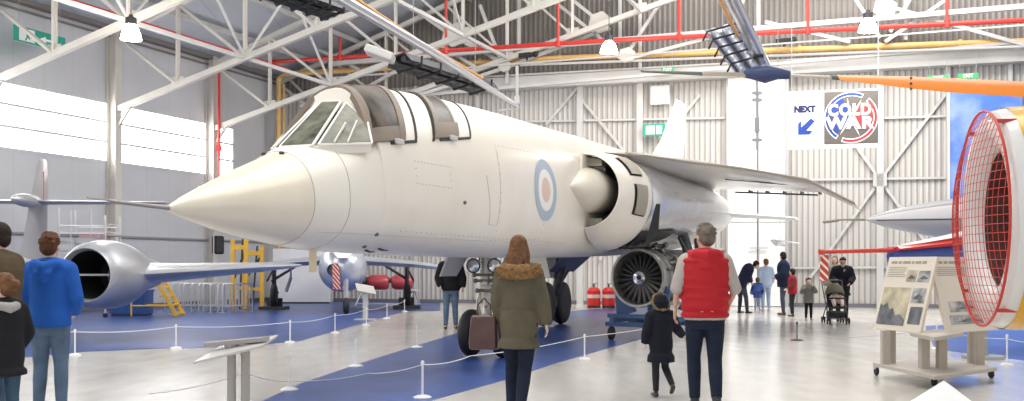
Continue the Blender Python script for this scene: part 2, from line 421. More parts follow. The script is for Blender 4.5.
k = MB(); k.path([onback(520,65,1.0), onback(1090,44,1.0)], .045, 8); tag(k.build('conduit', STEELW, smooth=True), 'thin grey conduit just below the ochre pipe on the gable', 'pipe')
for x, y, lb in ((527,56,'small black security camera on the ochre pipe left of the hanging lamp'), (784,42,'small black security camera on the ochre pipe right of the rotor hub')):
    p = onback(x, y, 1.15); t = thing('security_camera', lb, 'camera', p, world=True)
    b = MB(); b.beam(p+BD*-.25+BN*.1, p+BD*.2+BN*.2, .16, .16); b.build('housing', BLACK, t, bevel=.02)
    b = MB(); b.tube(p+V((0,0,-.15)), p+V((0,0,.02)), .03); b.ell(p+BD*.3+V((0,0,.05)), (.11,.11,.11)); b.build('bracket', BLACK, t, smooth=True)
# lamps
lamp_glow = mat('lit_lamp_reflector', (1,1,1), .4, emit=14.0, ecol=(1,.96,.88))
def lamp(x, y, d, lb, r=.27, top=None):
    p = at(x, y, d); t = thing('high_bay_lamp', lb, 'lamp', p, world=True, group=None)
    b = MB(); b.lathe(p, (0,0,-1), [(-.05,.08),(0,.12),(.10,r*.72),(.26,r*.95),(.34,r),(.34,r*.96),(.2,r*.5)], 20, True, False); b.build('reflector', lamp_glow, t, smooth=True)
    b = MB(); b.lathe(p, (0,0,1), [(.0,.1),(.02,.13),(.16,.13),(.2,.05),(.24,.05)], 14, True, True); b.build('ballast', DARK, t, smooth=True)
    b = MB(); b.tube(p+V((0,0,.2)), V((p.x,p.y,top or p.z+1.5)), .012, n=6); b.build('hanger', DARK, t)
lamp(131, 25, 23.5, 'bright bell lamp hanging near the left wall by the first column', .24)
lamp(609, 41.5, 30.5, 'bright bell lamp hanging high in the middle in front of the red main', .27)
lamp(868, 19, 27.5, 'bright bell lamp hanging at the right above the banner', .26)
# ------------------------------------------------------------------ the big white jet
G = V((-.38, 15.33, 0)); FA = V((-.3746,-.927,0)).normalized(); FP = V((.927,-.3746,0)).normalized(); UP = V((0,0,1))
def J(t, p, z): return G+FA*t+FP*p+UP*z
JET = thing('jet_aircraft', 'huge cream white twin-seat jet with pointed nose and roundel filling the hall', 'aircraft', G, world=True)
CREAM = bpy.data.materials.new('cream_white_aircraft_paint'); CREAM.use_nodes = True
nt = CREAM.node_tree; b_ = nt.nodes['Principled BSDF']; b_.inputs['Roughness'].default_value = .38
tc = nt.nodes.new('ShaderNodeTexCoord'); n_ = nt.nodes.new('ShaderNodeTexNoise'); n_.inputs['Scale'].default_value = .9; n_.inputs['Detail'].default_value = 7
r_ = nt.nodes.new('ShaderNodeValToRGB'); r_.color_ramp.elements[0].position = .3; r_.color_ramp.elements[0].color = (.79,.73,.635,1); r_.color_ramp.elements[1].position = .7; r_.color_ramp.elements[1].color = (.87,.82,.73,1)
nt.links.new(tc.outputs['Object'], n_.inputs['Vector']); nt.links.new(n_.outputs['Fac'], r_.inputs[0]); nt.links.new(r_.outputs[0], b_.inputs['Base Color'])
b_.inputs['Coat Weight'].default_value = .25; b_.inputs['Coat Roughness'].default_value = .2
# stations: t, zbot, ztop, half width, z of widest, upper exponent, lower exponent
ST = [(7.05,1.885,1.935,.025,1.91,2,2),(6.85,1.83,2.03,.10,1.92,2,2),(6.43,1.745,2.20,.225,1.96,2,2),(6.0,1.68,2.37,.34,1.99,2,2),(5.61,1.635,2.51,.43,2.02,2,2),
      (5.3,1.60,2.64,.50,2.05,2.2,2),(4.9,1.575,2.74,.585,2.08,2.5,2.1),(4.62,1.56,2.86,.655,2.12,2.9,2.2),(4.41,1.556,2.92,.68,2.13,3,2.2),(4.39,1.555,3.40,.69,2.14,2.0,2.2),(4.1,1.55,3.475,.70,2.16,2.0,2.3),(3.5,1.54,3.56,.73,2.22,2.0,2.4),(2.8,1.53,3.61,.78,2.28,2.05,2.5),
      (2.0,1.525,3.66,.82,2.34,2.15,2.6),(1.0,1.52,3.70,.85,2.38,2.25,2.8),(0,1.52,3.73,.87,2.42,2.35,3),(-1.5,1.52,3.76,.88,2.46,2.5,3.2),(-3.5,1.55,3.80,.90,2.5,2.6,3.2),(-6,1.60,3.84,1.1,2.55,2.6,3.2),
      (-9,1.7,3.84,1.35,2.6,2.6,3),(-12,1.9,3.78,1.4,2.7,2.4,2.6),(-15.5,2.2,3.65,1.1,2.9,2,2),(-17.5,2.4,3.5,.7,2.95,2,2)]
CANOPY = [False]
def stat(t):
    if CANOPY[0] and t > 4.39: return [1.555,3.40-(t-4.39)*.75,.685,2.14,1.95,2.2]
    if t >= ST[0][0]: return ST[0][1:]
    for a, b in zip(ST[:-1], ST[1:]):
        if a[0] >= t >= b[0]:
            k = (a[0]-t)/(a[0]-b[0]); return [x+(y-x)*k for x, y in zip(a[1:], b[1:])]
    return ST[-1][1:]
def surf(t, th, off=0.0):
    """point of the fuselage skin; th: 0 at the port side, +90 deg at the top"""
    zb, zt, hw, zc, eu, el = stat(t); c, s = cos(th), sin(th)
    e = eu if s > 0 else el; r = (zt-zc) if s > 0 else (zc-zb)
    px = math.copysign(abs(c)**(2/e), c)*(hw+off); pz = math.copysign(abs(s)**(2/e), s)*(r+off)
    return J(t, px, zc+pz)
def thz(t, z):
    """angle at which the port skin has height z"""
    zb, zt, hw, zc, eu, el = stat(t)
    if z >= zc: return math.asin(min(1, (z-zc)/(zt-zc))**(eu/2))
    return -math.asin(min(1, (zc-z)/(zc-zb))**(el/2))
N = 56
def skin(mb, t0, t1, n=60, off=0.0, cap0=True, cap1=True):
    mb.rings([[surf(t0+(t1-t0)*i/n, 2*pi*j/N, off) for j in range(N)] for i in range(n+1)], True, cap0, cap1)
b = MB(); ts = sorted([7.05-.05*i for i in range(0, 81)]+[4.41,4.39], reverse=True); ts += [3.05-.25*i for i in range(1, 83)]
b.rings([[surf(t, 2*pi*j/N) for j in range(N)] for t in ts if t <= 5.451], True, True, True)
b.build('fuselage', CREAM, JET, smooth=60)
b = MB(); b.rings([[surf(t, 2*pi*j/N) for j in range(N)] for t in ts if t >= 5.449], True, True, True); b.build('radome', mat('warm_cream_radome',(.80,.72,.58),.3,var=.03,coat=.3), JET, smooth=60)
def patch(name, t0f, t1f, a0, a1, m, off, nt_=14, na=14, thick=.012, hole=None, parent=None):
    """a piece of skin between angles a0..a1 (deg); t0f,t1f: forward and rear edge as functions of 0..1"""
    b = MB(); P = []
    for layer in (off, off-thick):
        rows = []
        for i in range(na+1):
            k = i/na; a = radians(a0+(a1-a0)*k)
            rows.append([surf(t0f(k)+(t1f(k)-t0f(k))*j/nt_, a, layer) for j in range(nt_+1)])
        P.append(rows)
    w_ = nt_+1
    vs = [p for rows in P for r in rows for p in r]; h = (na+1)*w_
    fs = []
    for i in range(na):
        for j in range(nt_):
            q = (i*w_+j, i*w_+j+1, (i+1)*w_+j+1, (i+1)*w_+j); fs.append(q); fs.append(tuple(x+h for x in q)[::-1])
    for i in range(na):
        for j in (0, nt_): q = (i*w_+j, (i+1)*w_+j, (i+1)*w_+j+h, i*w_+j+h); fs.append(q if j == 0 else q[::-1])
    for j in range(nt_):
        for i in (0, na): q = (i*w_+j, i*w_+j+1, i*w_+j+1+h, i*w_+j+h); fs.append(q[::-1] if i == 0 else q)
    b.add(vs, fs); return b.build(name, m, parent or JET, smooth=True)
lin = lambda a, b: (lambda k: a+(b-a)*k)
bow = lambda a, m_, b: (lambda k: a*(1-k)**2+2*m_*k*(1-k)+b*k*k)
# pitot
b = MB(); tip = J(7.0,0,1.91); b.path([tip, tip+FA*.75+UP*.02], [.022,.016], 10); b.path([tip, tip-FA*.06], [.03,.05], 12); b.path([tip+FA*.5+UP*.02,tip+FA*.98+UP*.035],[.010,.007],8)
b.build('pitot_boom', mat('pitot_metal',(.35,.33,.31),.4,.7), JET, smooth=True)
SEAM = mat('panel_seam', (.50,.45,.39), .6)
def seam(pts, r=.004, name='panel_line', m=None):
    b = MB(); b.path(pts, r, 5); return b.build(name, m or SEAM, JET)
seam([surf(5.45, radians(a), .001) for a in range(-178, 180, 6)]); seam([surf(4.95, radians(a), .001) for a in range(-170, 62, 6)])
def line2(t0, z0, t1, z1, n=12):
    out = []
    for i in range(n+1):
        t = t0+(t1-t0)*i/n; out.append(surf(t, thz(t, z0+(z1-z0)*i/n), .001))
    return out
seam(line2(5.3,1.75,-2,1.72,60), .003); 
RIV = mat('dark_rivet', (.30,.25,.20), .5)
def rivets(segs, step=.11, r=.008, name='rivet_row'):
    b = MB()
    for t0, z0, t1, z1 in segs:
        n = max(1, int(math.hypot(t1-t0, z1-z0)/step))
        for i in range(n+1):
            t = t0+(t1-t0)*i/n; z = z0+(z1-z0)*i/n; p = surf(t, thz(t,z), .002); b.ell(p, (r,r,r), n=5, m=4)
    return b.build(name, RIV, JET)
rivets([(3.7,2.62,2.9,2.62),(3.7,2.36,2.9,2.36),(3.7,2.62,3.7,2.36),(2.9,2.62,2.9,2.36)], .07, .006)
rivets([(1.45,3.05,-.2,3.10),(-.2,3.10,-.2,1.9),(1.45,3.05,1.45,1.75),(1.45,1.75,-.2,1.8),(3.9,1.8,-1.4,1.76)], .12, .006)
# access hatch outline, its stencil specks and vents
seam(line2(1.9,2.6,1.75,1.95,10)+line2(1.75,1.95,1.5,1.95,4)+line2(1.5,1.95,1.45,3.0,14), .0035, 'access_hatch_outline')
b = MB()
for t, z in ((2.55,2.2),(4.3,1.62),(4.35,1.75)): b.ell(surf(t, thz(t,z), .0), (.03,.03,.025), n=8, m=6)
b.build('static_vent', mat('vent_dark',(.12,.11,.10),.5), JET)
b = MB()
for t, z, s in ((3.95,1.60,.05),(4.12,1.58,.06)): p = surf(t, thz(t,z), 0); b.path([p, p+FP*.06-UP*.02, p+FP*.07-FA*.10-UP*.02], [.014,.012,.006], 6)
b.build('drain_probe', DARK, JET)
b = MB()
for p_ in (-.12,.10): t=5.5; zb,zt,hw,zc,eu,el = stat(t); q = J(t,p_,zt-.005); b.ell(q,(.03,.03,.02),n=8,m=6)
b.build('wiper_spindle', DARK, JET)
# roundel
RB = mat('roundel_pale_blue', (.40,.47,.56), .45); RW = mat('roundel_white', (.86,.84,.80), .45); RR = mat('roundel_pale_pink', (.74,.55,.47), .45)
tR, zR, R_ = -.24, 2.55, .47
def disc(r0, r1, m, name, off):
    b = MB(); n = 40; rs = []
    for r in (r0, r1):
        rs.append([surf(tR+r*cos(2*pi*j/n), thz(tR+r*cos(2*pi*j/n), zR+r*sin(2*pi*j/n)), off) for j in range(n)])
    b.rings(rs, True, False, False); o = b.build(name, m, RND); return o
RND = None
b = MB(); n = 40; b.rings([[surf(tR+r*cos(2*pi*j/n), thz(tR+r*cos(2*pi*j/n), zR+r*sin(2*pi*j/n)), .004) for j in range(n)] for r in (.03*R_,.4*R_,.68*R_,R_)], True, True, False)
o = b.build('roundel', [RR,RW,RB], JET)
for i, p in enumerate(o.data.polygons): p.material_index = 0 if i < n or i >= 3*n else (1 if i < 2*n else 2)
# windscreen: panes in a white frame
GLASS = mat('dim_cockpit_glass', (.15,.15,.11), .12, 0, spec=.25, var=.7, scale=5, coat=.2)
BRONZE = mat('bronze_tinted_canopy_glazing', (.045,.024,.010), .3, 0, var=1.0, scale=6, spec=.15)
BFRAME = mat('grey_brown_canopy_frame', (.20,.15,.11), .45, .0, var=.1)
WF = mat('white_windscreen_frame', (.84,.81,.75), .4)
q = lambda t, p, z: J(t, p, z)
A0, A1, A2, A3 = q(5.15,-.17,2.66), q(5.15,.24,2.66), q(4.45,.15,3.23), q(4.40,-.13,3.25)
S0, S1, S2, S3 = q(5.10,.28,2.67), q(4.62,.645,2.72), q(4.47,.50,2.98), q(4.41,.19,3.22)
T0, T1, T2, T3 = q(5.10,-.28,2.67), q(4.62,-.645,2.72), q(4.47,-.50,2.98), q(4.38,-.19,3.24)
WS = MB()
for loop in ((A0,A1,A2,A3),(S0,S1,S2,S3),(T0,T1,T2,T3)):
    for i in range(4): WS.beam(loop[i], loop[(i+1) % 4], .030, .03)
ws_ = WS.build('windscreen_frame', WF, JET, bevel=.01)
b = MB(); b.prism([T1,T0,A0,A1,S0,S1], -UP*.10); b.build('windscreen_fairing', CREAM, JET, bevel=.015)
def pane(loop, name='windscreen_pane', k=.0):
    n_ = (loop[1]-loop[0]).cross(loop[3]-loop[0]).normalized(); b = MB(); b.prism(loop, n_*.012); return b.build(name, GLASS, JET)
pane((A0,A1,A2,A3)); pane((S0,S1,S2,S3)); pane((T0,T1,T2,T3))
b = MB(); b.rings([[J(4.95,p,2.69) for p in (-.3,.3)]+[J(4.95,p,2.71) for p in (.3,-.3)], [J(4.7,p,2.72) for p in (-.45,.45)]+[J(4.7,p,2.9) for p in (.25,-.25)], [J(4.42,p,2.76) for p in (-.5,.5)]+[J(4.42,p,3.12) for p in (.2,-.2)]], True, True, True); b.build('dark_cockpit_block', mat('dark_cockpit_interior',(.03,.035,.03),.7), JET)  # dark block added so the cockpit looks dark behind the panes
b = MB()
for a_, c_ in (((4.86,.49,2.72),(4.62,.46,2.98)),((4.98,.40,2.71),(4.72,.38,2.95))): b.beam(J(*a_), J(*c_), .012, .02)
b.build('wiper_arm', WF, JET)
# hoops and canopies lying on the hump
zs = lambda t: 2.725+(4.65-t)*.146
def hump(name, tf, tr, m, off, thick=.02, lo=0.0, nt_=6, na=44, span=(0,1), parent=None):
    """skin band from port sill over the top to the starboard sill; tf,tr: front and rear station, functions of 0..1"""
    CANOPY[0] = True; b = MB(); w_ = nt_+1; P = []
    for lay in (off, off-thick):
        for i in range(na+1):
            k = span[0]+(span[1]-span[0])*i/na
            for j in range(nt_+1):
                t = tf(k)+(tr(k)-tf(k))*j/nt_
                a = thz(t, zs(t)+lo); P.append(surf(t, a+(pi-2*a)*k, lay))
    h = (na+1)*w_; fs = []
    for i in range(na):
        for j in range(nt_):
            q = (i*w_+j, i*w_+j+1, (i+1)*w_+j+1, (i+1)*w_+j); fs.append(q); fs.append(tuple(x+h for x in q)[::-1])
        for j in (0, nt_): fs.append((i*w_+j, (i+1)*w_+j, (i+1)*w_+j+h, i*w_+j+h))
    for j in range(nt_):
        for i in (0, na): fs.append((i*w_+j, i*w_+j+1, i*w_+j+1+h, i*w_+j+h))
    CANOPY[0] = False; b.add(P, fs); return b.build(name, m, parent or JET, smooth=True)
rise = lambda k: (1-abs(2*k-1))
arch = lambda k: 4.66-.36*rise(k)**.6
aft = lambda k: 3.86-.44*rise(k)**.8
hump('canopy_hoop', lambda k: arch(k)+.01, lambda k: arch(k)-.10, BFRAME, .03, .07)
hump('canopy_glazing', lambda k: arch(k)-.10, lambda k: aft(k)+.10, BRONZE, .02, .05, .10, 12)
for sp in ((0,.07),(.93,1)): hump('canopy_sill', lambda k: arch(k)-.10, lambda k: aft(k)+.10, BFRAME, .024, .03, 0, 8, 6, sp)
hump('canopy_hoop', lambda k: aft(k)+.11, lambda k: aft(k)-.02, BFRAME, .028, .04)
hump('canopy_seal', lambda k: aft(k)-.25, lambda k: aft(k)-.29, BLACK, .012, .016, -.03)
ar2 = lambda k: 3.10-.52*rise(k)**.8
hump('rear_canopy_hoop', lambda k: ar2(k)+.04, lambda k: ar2(k)-.07, BFRAME, .03, .04)
hump('canopy_seal', lambda k: ar2(k)+.09, lambda k: ar2(k)+.04, BLACK, .014, .016, -.03)
for sp in ((.09,.36),(.64,.91)): hump('rear_canopy_glazing', lambda k: ar2(k)-.07, lambda k: ar2(k)-.50+.12*rise(k), BRONZE, .018, .02, 0, 8, 14, sp)
for sp in ((0,.09),(.91,1)): hump('rear_canopy_sill', lambda k: ar2(k)-.07, lambda k: ar2(k)-.60, BFRAME, .022, .03, 0, 8, 6, sp)
hump('rear_canopy_hoop', lambda k: ar2(k)-.50+.12*rise(k), lambda k: ar2(k)-.56+.12*rise(k), BFRAME, .022, .03, 0, 3, 44, (.06,.40))
hump('canopy_seal', lambda k: ar2(k)-.92, lambda k: ar2(k)-.95, BLACK, .010, .014, -.03)
for f0, f1 in ((lambda k: 4.15, lambda k: 3.57),(lambda k: 3.0, lambda k: 2.17)):
    hump('canopy_seal', f0, f1, BLACK, .014, .02, -.035, 8, 2, (0,.012))
for t_ in (4.0, 2.68):
    b = MB(); p = surf(t_, thz(t_, zs(t_)-.02), .03); b.beam(p-FA*.08, p+FA*.08, .05, .06); b.build('canopy_latch', mat('latch_grey',(.62,.60,.57),.4), JET, bevel=.01)
# ---- intake nacelles, both sides
NAC = [(-2.13,.63,.63,.63,2.67),(-2.25,.665,.665,.72,2.67),(-2.45,.71,.69,.86,2.66),(-2.8,.78,.73,.95,2.66),(-3.3,.86,.78,.98,2.65),(-4.2,.92,.80,.92,2.65),(-6,.95,.80,.80,2.66),(-9,.95,.72,.70,2.72),(-12,.75,.6,.6,2.8),(-15,.4,.4,.4,2.9)]
PW = .86
def nst(t):
    for a, b in zip(NAC[:-1], NAC[1:]):
        if a[0] >= t >= b[0]:
            k = (a[0]-t)/(a[0]-b[0]); return [x+(y-x)*k for x, y in zip(a[1:], b[1:])]
    return NAC[-1][1:]
def nsurf(t, th, side=1, off=0):
    w_, hu, hd, zc = nst(t); h = hu if sin(th) > 0 else hd
    return J(t, side*(PW+max(0,cos(th))*(w_+off)), zc+sin(th)*(h+off))
for side in (1,-1):
    b = MB(); ths = [radians(-90+180*i/28) for i in range(29)]
    tt = [-2.13,-2.18,-2.25,-2.4,-2.7,-3.0,-3.3,-3.8,-4.4,-5.2,-6,-7.5,-9,-10.5,-12,-13.5,-15]
    def ring(t, dz=0): return [nsurf(t, th, side, dz) for th in ths]+[J(t, side*.5, nst(t)[3]+nst(t)[1]+dz), J(t, side*.5, nst(t)[3]-nst(t)[2]-dz)][0:0]
    outer = [ring(t) for t in tt]
    inner = [ring(-2.13), ring(-2.14,-.02), ring(-2.3,-.045), [J(-3.4, side*(PW+max(0,cos(th))*.5), 2.67+sin(th)*.5) for th in ths]]
    ko = [i for i, t in enumerate(tt) if t >= -3.3]
    b.rings([outer[i] for i in ko]+[[nsurf(-3.5, th, side, -.02) for th in ths]], False, False, False); b.build('intake_nacelle', CREAM, JET, smooth=50)
    b = MB(); b.rings([[nsurf(t, th, side, -.05) for th in ths] for t in (-3.3,-3.45,-3.62)], False, False, False); b.build('nacelle_gap', BLACK, JET)
    b = MB(); b.rings([[nsurf(t, th, side, -.03 if i else -.06) for th in ths] for i, t in enumerate((-3.6,-3.65,-4.4,-5.2,-6,-7.5,-9,-10.5,-12,-13.5,-15))], False, False, False)
    b.build('engine_cowling', mat('bare_silver_cowling',(.66,.66,.67),.25,.6,var=.12,scale=1.5,bump=.12,bscale=2.5), JET, smooth=50)
    b = MB(); b.rings(inner[0:3], False, False, False); b.build('intake_lip', CREAM, JET, smooth=50)
    b = MB(); b.rings([[J(-2.24, side*(PW+max(0,cos(th))*.60), 2.67+sin(th)*.60) for th in ths], inner[3]], False, False, True); b.build('intake_duct', mat('black_duct',(.012,.012,.014),.7), JET, smooth=50)
    # boundary layer splitter plate beside the fuselage wall
    b = MB(); b.prism([J(-2.02,side*.875,2.02), J(-2.02,side*.875,3.30), J(-2.6,side*.875,3.32), J(-2.6,side*.875,2.0)], FP*side*-.05)
    b.build('splitter_plate', CREAM, JET)
    b = MB()
    for z0 in (2.04, 3.10):
        b.box(J(-2.5,side*.98,z0+.09), (.25,.25,.16), Matrix((FP,-FA,UP)).transposed())
    b.build('intake_side_plate', mat('beige_intake_paint',(.52,.48,.40),.5), JET)
    # half cone centre body
    b = MB(); rs = []
    for t, r in ((-1.33,.008),(-1.5,.085),(-1.7,.185),(-1.9,.29),(-2.05,.35),(-2.2,.385),(-2.5,.40),(-3.2,.36)):
        rs.append([J(t, side*(.84+max(0,cos(th))*r*1.08), 2.69+sin(th)*r) for th in [radians(-90+180*i/20) for i in range(21)]])
    b.rings(rs, False, True, True); b.build('intake_cone', mat('beige_cone_paint',(.70,.65,.55),.4,var=.05), JET, smooth=50)
    b = MB(); b.path([J(-2.1, side*(.84+max(0,cos(th))*.385), 2.69+sin(th)*.358) for th in [radians(-88+176*i/20) for i in range(21)]], .005, 5); b.build('cone_seam', SEAM, JET)
    for t0, t1, a0, a1 in ((-2.62,-3.14,24,58),(-2.66,-3.18,-24,12)):
        for nm, off_, g, m_ in (('auxiliary_door_recess',.004,0,BLACK),('auxiliary_intake_door',.03,.045,mat('beige_door_paint',(.34,.30,.24),.5))):
            b = MB(); P = []
            for lay in (off_, off_-.01):
                for i in range(9):
                    th = radians(a0+g*40+(a1-a0-g*60)*i/8)
                    for j in range(5): P.append(nsurf(t0-g+(t1-t0+g*1.6)*j/4, th, side, lay))
            fs = []
            for i in range(8):
                for j in range(4): q_ = (i*5+j, i*5+j+1, (i+1)*5+j+1, (i+1)*5+j); fs += [q_, tuple(x+45 for x in q_)[::-1]]
            b.add(P, fs); b.build(nm, m_, JET, smooth=True)
# open engine bay under the port nacelle
b = MB(); P = []
for i in range(9):
    th = radians(-88+46*i/8)
    for j in range(9): P.append(nsurf(-3.5-2.6*j/8, th, 1, .012))
fs = [(i*9+j, i*9+j+1, (i+1)*9+j+1, (i+1)*9+j) for i in range(8) for j in range(8)]
b.add(P, fs); b.build('open_engine_bay', mat('dark_bay',(.03,.03,.032),.5,var=.6,scale=12), JET)
b = MB()
for i in range(9): p = J(-3.7-.27*i, 1.25+.05*(i % 3), 1.78-.03*(i % 2)); b.tube(p, p-FA*.24+UP*.05, .03+.015*(i % 3), n=8)
for i in range(5): p = J(-3.8-.4*i, 1.0, 1.72); b.tube(p, p+FP*.5+UP*.05, .022, n=6)
b.build('bay_pipework', mat('bay_pipe_metal',(.16,.15,.14),.4,.7,var=.4,scale=9), JET)
b = MB(); b.prism([J(-3.45,1.80,2.5),J(-3.5,1.86,2.5),J(-3.6,1.80,2.05),J(-3.6,1.62,1.75),J(-3.5,1.58,1.78)], FA*.04); b.build('bay_door', BLACK, JET)
# ---- wings: swept leading edge, turned-down tips
def wing(side):
    def sec(t_le, t_te, p, z, th):
        up, lo = [], []
        for k in (0,.04,.12,.3,.5,.7,.9,1):
            t = t_le+(t_te-t_le)*k; h = th*(math.sqrt(k)*1.6 if k < .12 else .55+ (0.45*math.sin(pi*min(1,(k+.15)))) )*(1-k*.9 if k > .5 else 1)
            h = max(h, .012)
            up.append(J(t, side*p, z+h*.5)); lo.append(J(t, side*p, z-h*.5))
        return up+lo[::-1]
    b = MB()
    S_ = [sec(-2.9,-12.3,1.0,3.40,.30), sec(-3.5,-12.2,1.6,3.39,.26), sec(-5.6,-11.7,2.95,3.28,.18), sec(-7.35,-11.2,4.0,3.17,.13), sec(-8.75,-11.6,4.85,2.74,.05)]
    b.rings(S_, True, True, True)
    b.build('wing', mat('wing_gloss_skin',(.74,.70,.64),.22,.35,var=.08,scale=1.2), JET, smooth=30)
    b = MB(); b.path([J(-3.2,side*1.3,3.40),J(-5.6,side*2.95,3.285),J(-7.35,side*4.0,3.175),J(-8.75,side*4.85,2.745)], .03, 8); b.build('leading_edge', mat('leading_edge_brown',(.42,.36,.28),.45), JET, smooth=True)
    b = MB()
    for k in range(5):
        p0 = 2.3+.42*k; t0 = -11.4+.1*k; b.beam(J(t0,side*p0,3.24-.03*k), J(t0+.6,side*p0,3.22-.03*k), .03, .05)
    for k in range(5): b.beam(J(-7.0-.3*k,side*(2.4+.25*k),3.20-.01*k), J(-7.3-.3*k,side*(2.75+.25*k),3.18-.01*k), .02, .02)
    b.build('flap_hinge', DARK, JET)
    b = MB(); b.path([J(-11.2,side*1.9,3.23),J(-11.1,side*3.9,3.10)], .02, 6); b.build('flap_seam', DARK, JET)
wing(1); wing(-1)
b = MB(); b.rings([[J(t, p, z) for t, p in ((le,0),(le-.25*c,h),(le-.7*c,h),(le-c,0),(le-.7*c,-h),(le-.25*c,-h))] for le, c, h, z in ((-9.3,4.0,.12,3.65),(-11.2,2.8,.09,4.6),(-13.0,1.35,.04,5.95))], True, True, True)
b.build('tail_fin', mat('white_fin',(.92,.92,.92),.4), JET, smooth=30)
for side in (1,-1):
    b = MB(); b.rings([[J(t, side*p, z+h) for t, h in ((le,0),(le-.3*c,th),(le-c,0),(le-.3*c,-th))] for le, c, th, p, z in ((-13.2,3.6,.09,1.0,2.85),(-15.2,2.0,.04,2.9,2.75))], True, True, True)
    b.build('tailplane', MATS['white_fin'], JET, smooth=30)
# ---- nose gear
STRUT = mat('gear_cream_metal', (.60,.56,.48), .4, .3, var=.15, scale=12)
b = MB(); b.lathe(J(0,0,1.62), -UP, [(0,.085),(.42,.085),(.44,.11),(.52,.11),(.54,.065),(1.02,.06),(1.06,.09),(1.24,.09),(1.30,.06)], 16, True, True); b.build('nose_gear_strut', STRUT, JET, smooth=True)
b = MB(); b.tube(J(0,-.30,.36), J(0,.30,.36), .04); b.lathe(J(0,-.1,.36), FP, [(0,.07),(.2,.07)], 12, True, True); b.build('axle', STRUT, JET, smooth=True)
for p in (-.27, .27):
    b = MB(); b.lathe(J(0,p-.10,.365), FP, [(.0,.20),(.0,.27),(.02,.33),(.06,.362),(.10,.366),(.14,.362),(.18,.33),(.20,.27),(.20,.20)], 32); b.build('nose_wheel_tyre', BLACK, JET, smooth=True)
    b = MB(); b.lathe(J(0,p-.095,.365), FP, [(0,.0),(.0,.06),(.03,.08),(.01,.16),(.0,.21),(.19,.21),(.18,.16),(.16,.08),(.19,.06),(.19,0)], 24); b.build('wheel_hub', mat('hub_grey',(.45,.43,.40),.4,.5), JET, smooth=True)
b = MB()
for s in (-1,1):
    b.tube(J(.06,s*.07,1.05), J(.16,s*.09,.85), .02); b.tube(J(.16,s*.09,.85), J(.05,s*.07,.55), .022)
    b.tube(J(-.08,s*.12,1.6), J(-.02,s*.08,1.15), .02)
b.tube(J(-.9,0,1.6), J(-.05,0,.95), .035)
b.build('torque_link', STRUT, JET, smooth=True)
b = MB(); random.seed(3)
for i in range(12):
    a = random.random()*6.28; z = .62+.07*i; p = J(.10*cos(a),.12*sin(a),z); b.path([p, p+V((random.uniform(-.08,.08),random.uniform(-.1,0),.06)), p+UP*.14], .012, 6)
for z, w_ in ((1.26,.34),(1.17,.30),(1.02,.24)): b.tube(J(.09,-w_/2,z), J(.09,w_/2,z), .022); b.ell(J(.1,-w_/2,z),(.04,.04,.04),n=8,m=6); b.ell(J(.1,w_/2,z),(.04,.04,.04),n=8,m=6)
b.build('hydraulic_pipework', mat('gear_dark_metal',(.20,.17,.15),.4,.5,var=.4,scale=15), JET, smooth=True)
for s in (-1,1):
    b = MB(); b.lathe(J(.12,s*.175,1.40), FA, [(-.10,.03),(-.06,.09),(.0,.115),(.02,.115),(.02,.10)], 20, True, False); b.build('landing_lamp_housing', DARK, JET, smooth=True)
    b = MB(); b.lathe(J(.13,s*.175,1.40), FA, [(.0,.10),(.015,.08),(.02,0.001)], 20, False, True); b.build('landing_lamp_lens', mat('lamp_lens',(.7,.72,.72),.1,.6), JET, smooth=True)
b = MB(); b.prism([J(.75,-.32,1.55),J(.05,-.32,1.55),J(.1,-.50,1.24),J(.65,-.50,1.24)], FP*.03); b.build('nose_gear_door', mat('door_grey_white',(.50,.48,.45),.5), JET)
b = MB(); b.prism([J(-.6,.34,1.56),J(-1.6,.34,1.56),J(-1.6,.42,1.2),J(-.7,.42,1.2)], FP*.03); b.build('nose_gear_door', MATS['door_grey_white'], JET)
# hanging warning strip below the nose
b = MB(); p = J(4.78,-.05,1.6); b.prism([p, p+V((.085,0,0)), p+V((.085,0,-.27)), p+V((0,0,-.27))], V((0,.004,0)))
b.build('warning_streamer', mat('pale_streamer',(.78,.66,.42),.7), JET)
# ---- main gear
for side in (1,-1):
    P0 = lambda dt, dp, z: J(-7.9+dt, side*(1.75+dp), z)
    b = MB(); b.path([P0(0,-.45,2.1), P0(0,0,.62)], [.12,.09], 12); b.tube(P0(.55,0,.5), P0(-.55,0,.5), .07); b.tube(P0(0,0,.7), P0(0,0,.45), .1); b.tube(P0(-1.2,-.4,2.0), P0(0,-.05,.8), .05); b.tube(P0(.6,-.4,2.0), P0(0,-.05,1.1), .04)
    b.build('main_gear_strut', mat('main_gear_dark',(.10,.10,.11),.45,.4,var=.4,scale=9), JET, smooth=True)
    for dt in (-.55,.55):
        b = MB(); b.lathe(P0(dt,-.14,.52), FP*side, [(.0,.0),(.02,.25),(.0,.38),(.04,.48),(.14,.52),(.24,.48),(.28,.38),(.26,.25),(.28,0)], 28); b.build('main_wheel', BLACK, JET, smooth=True)
    b = MB(); b.prism([P0(.9,-.7,1.75),P0(-1.1,-.7,1.75),P0(-1.0,-.15,1.25),P0(.8,-.15,1.25)], FP*.03); b.prism([P0(.8,.2,1.7),P0(-.8,.2,1.7),P0(-.7,.25,1.1),P0(.7,.25,1.1)], FP*.03) if side < 0 else None; b.build('main_gear_door', mat('dark_blue_door',(.07,.09,.14),.4), JET)
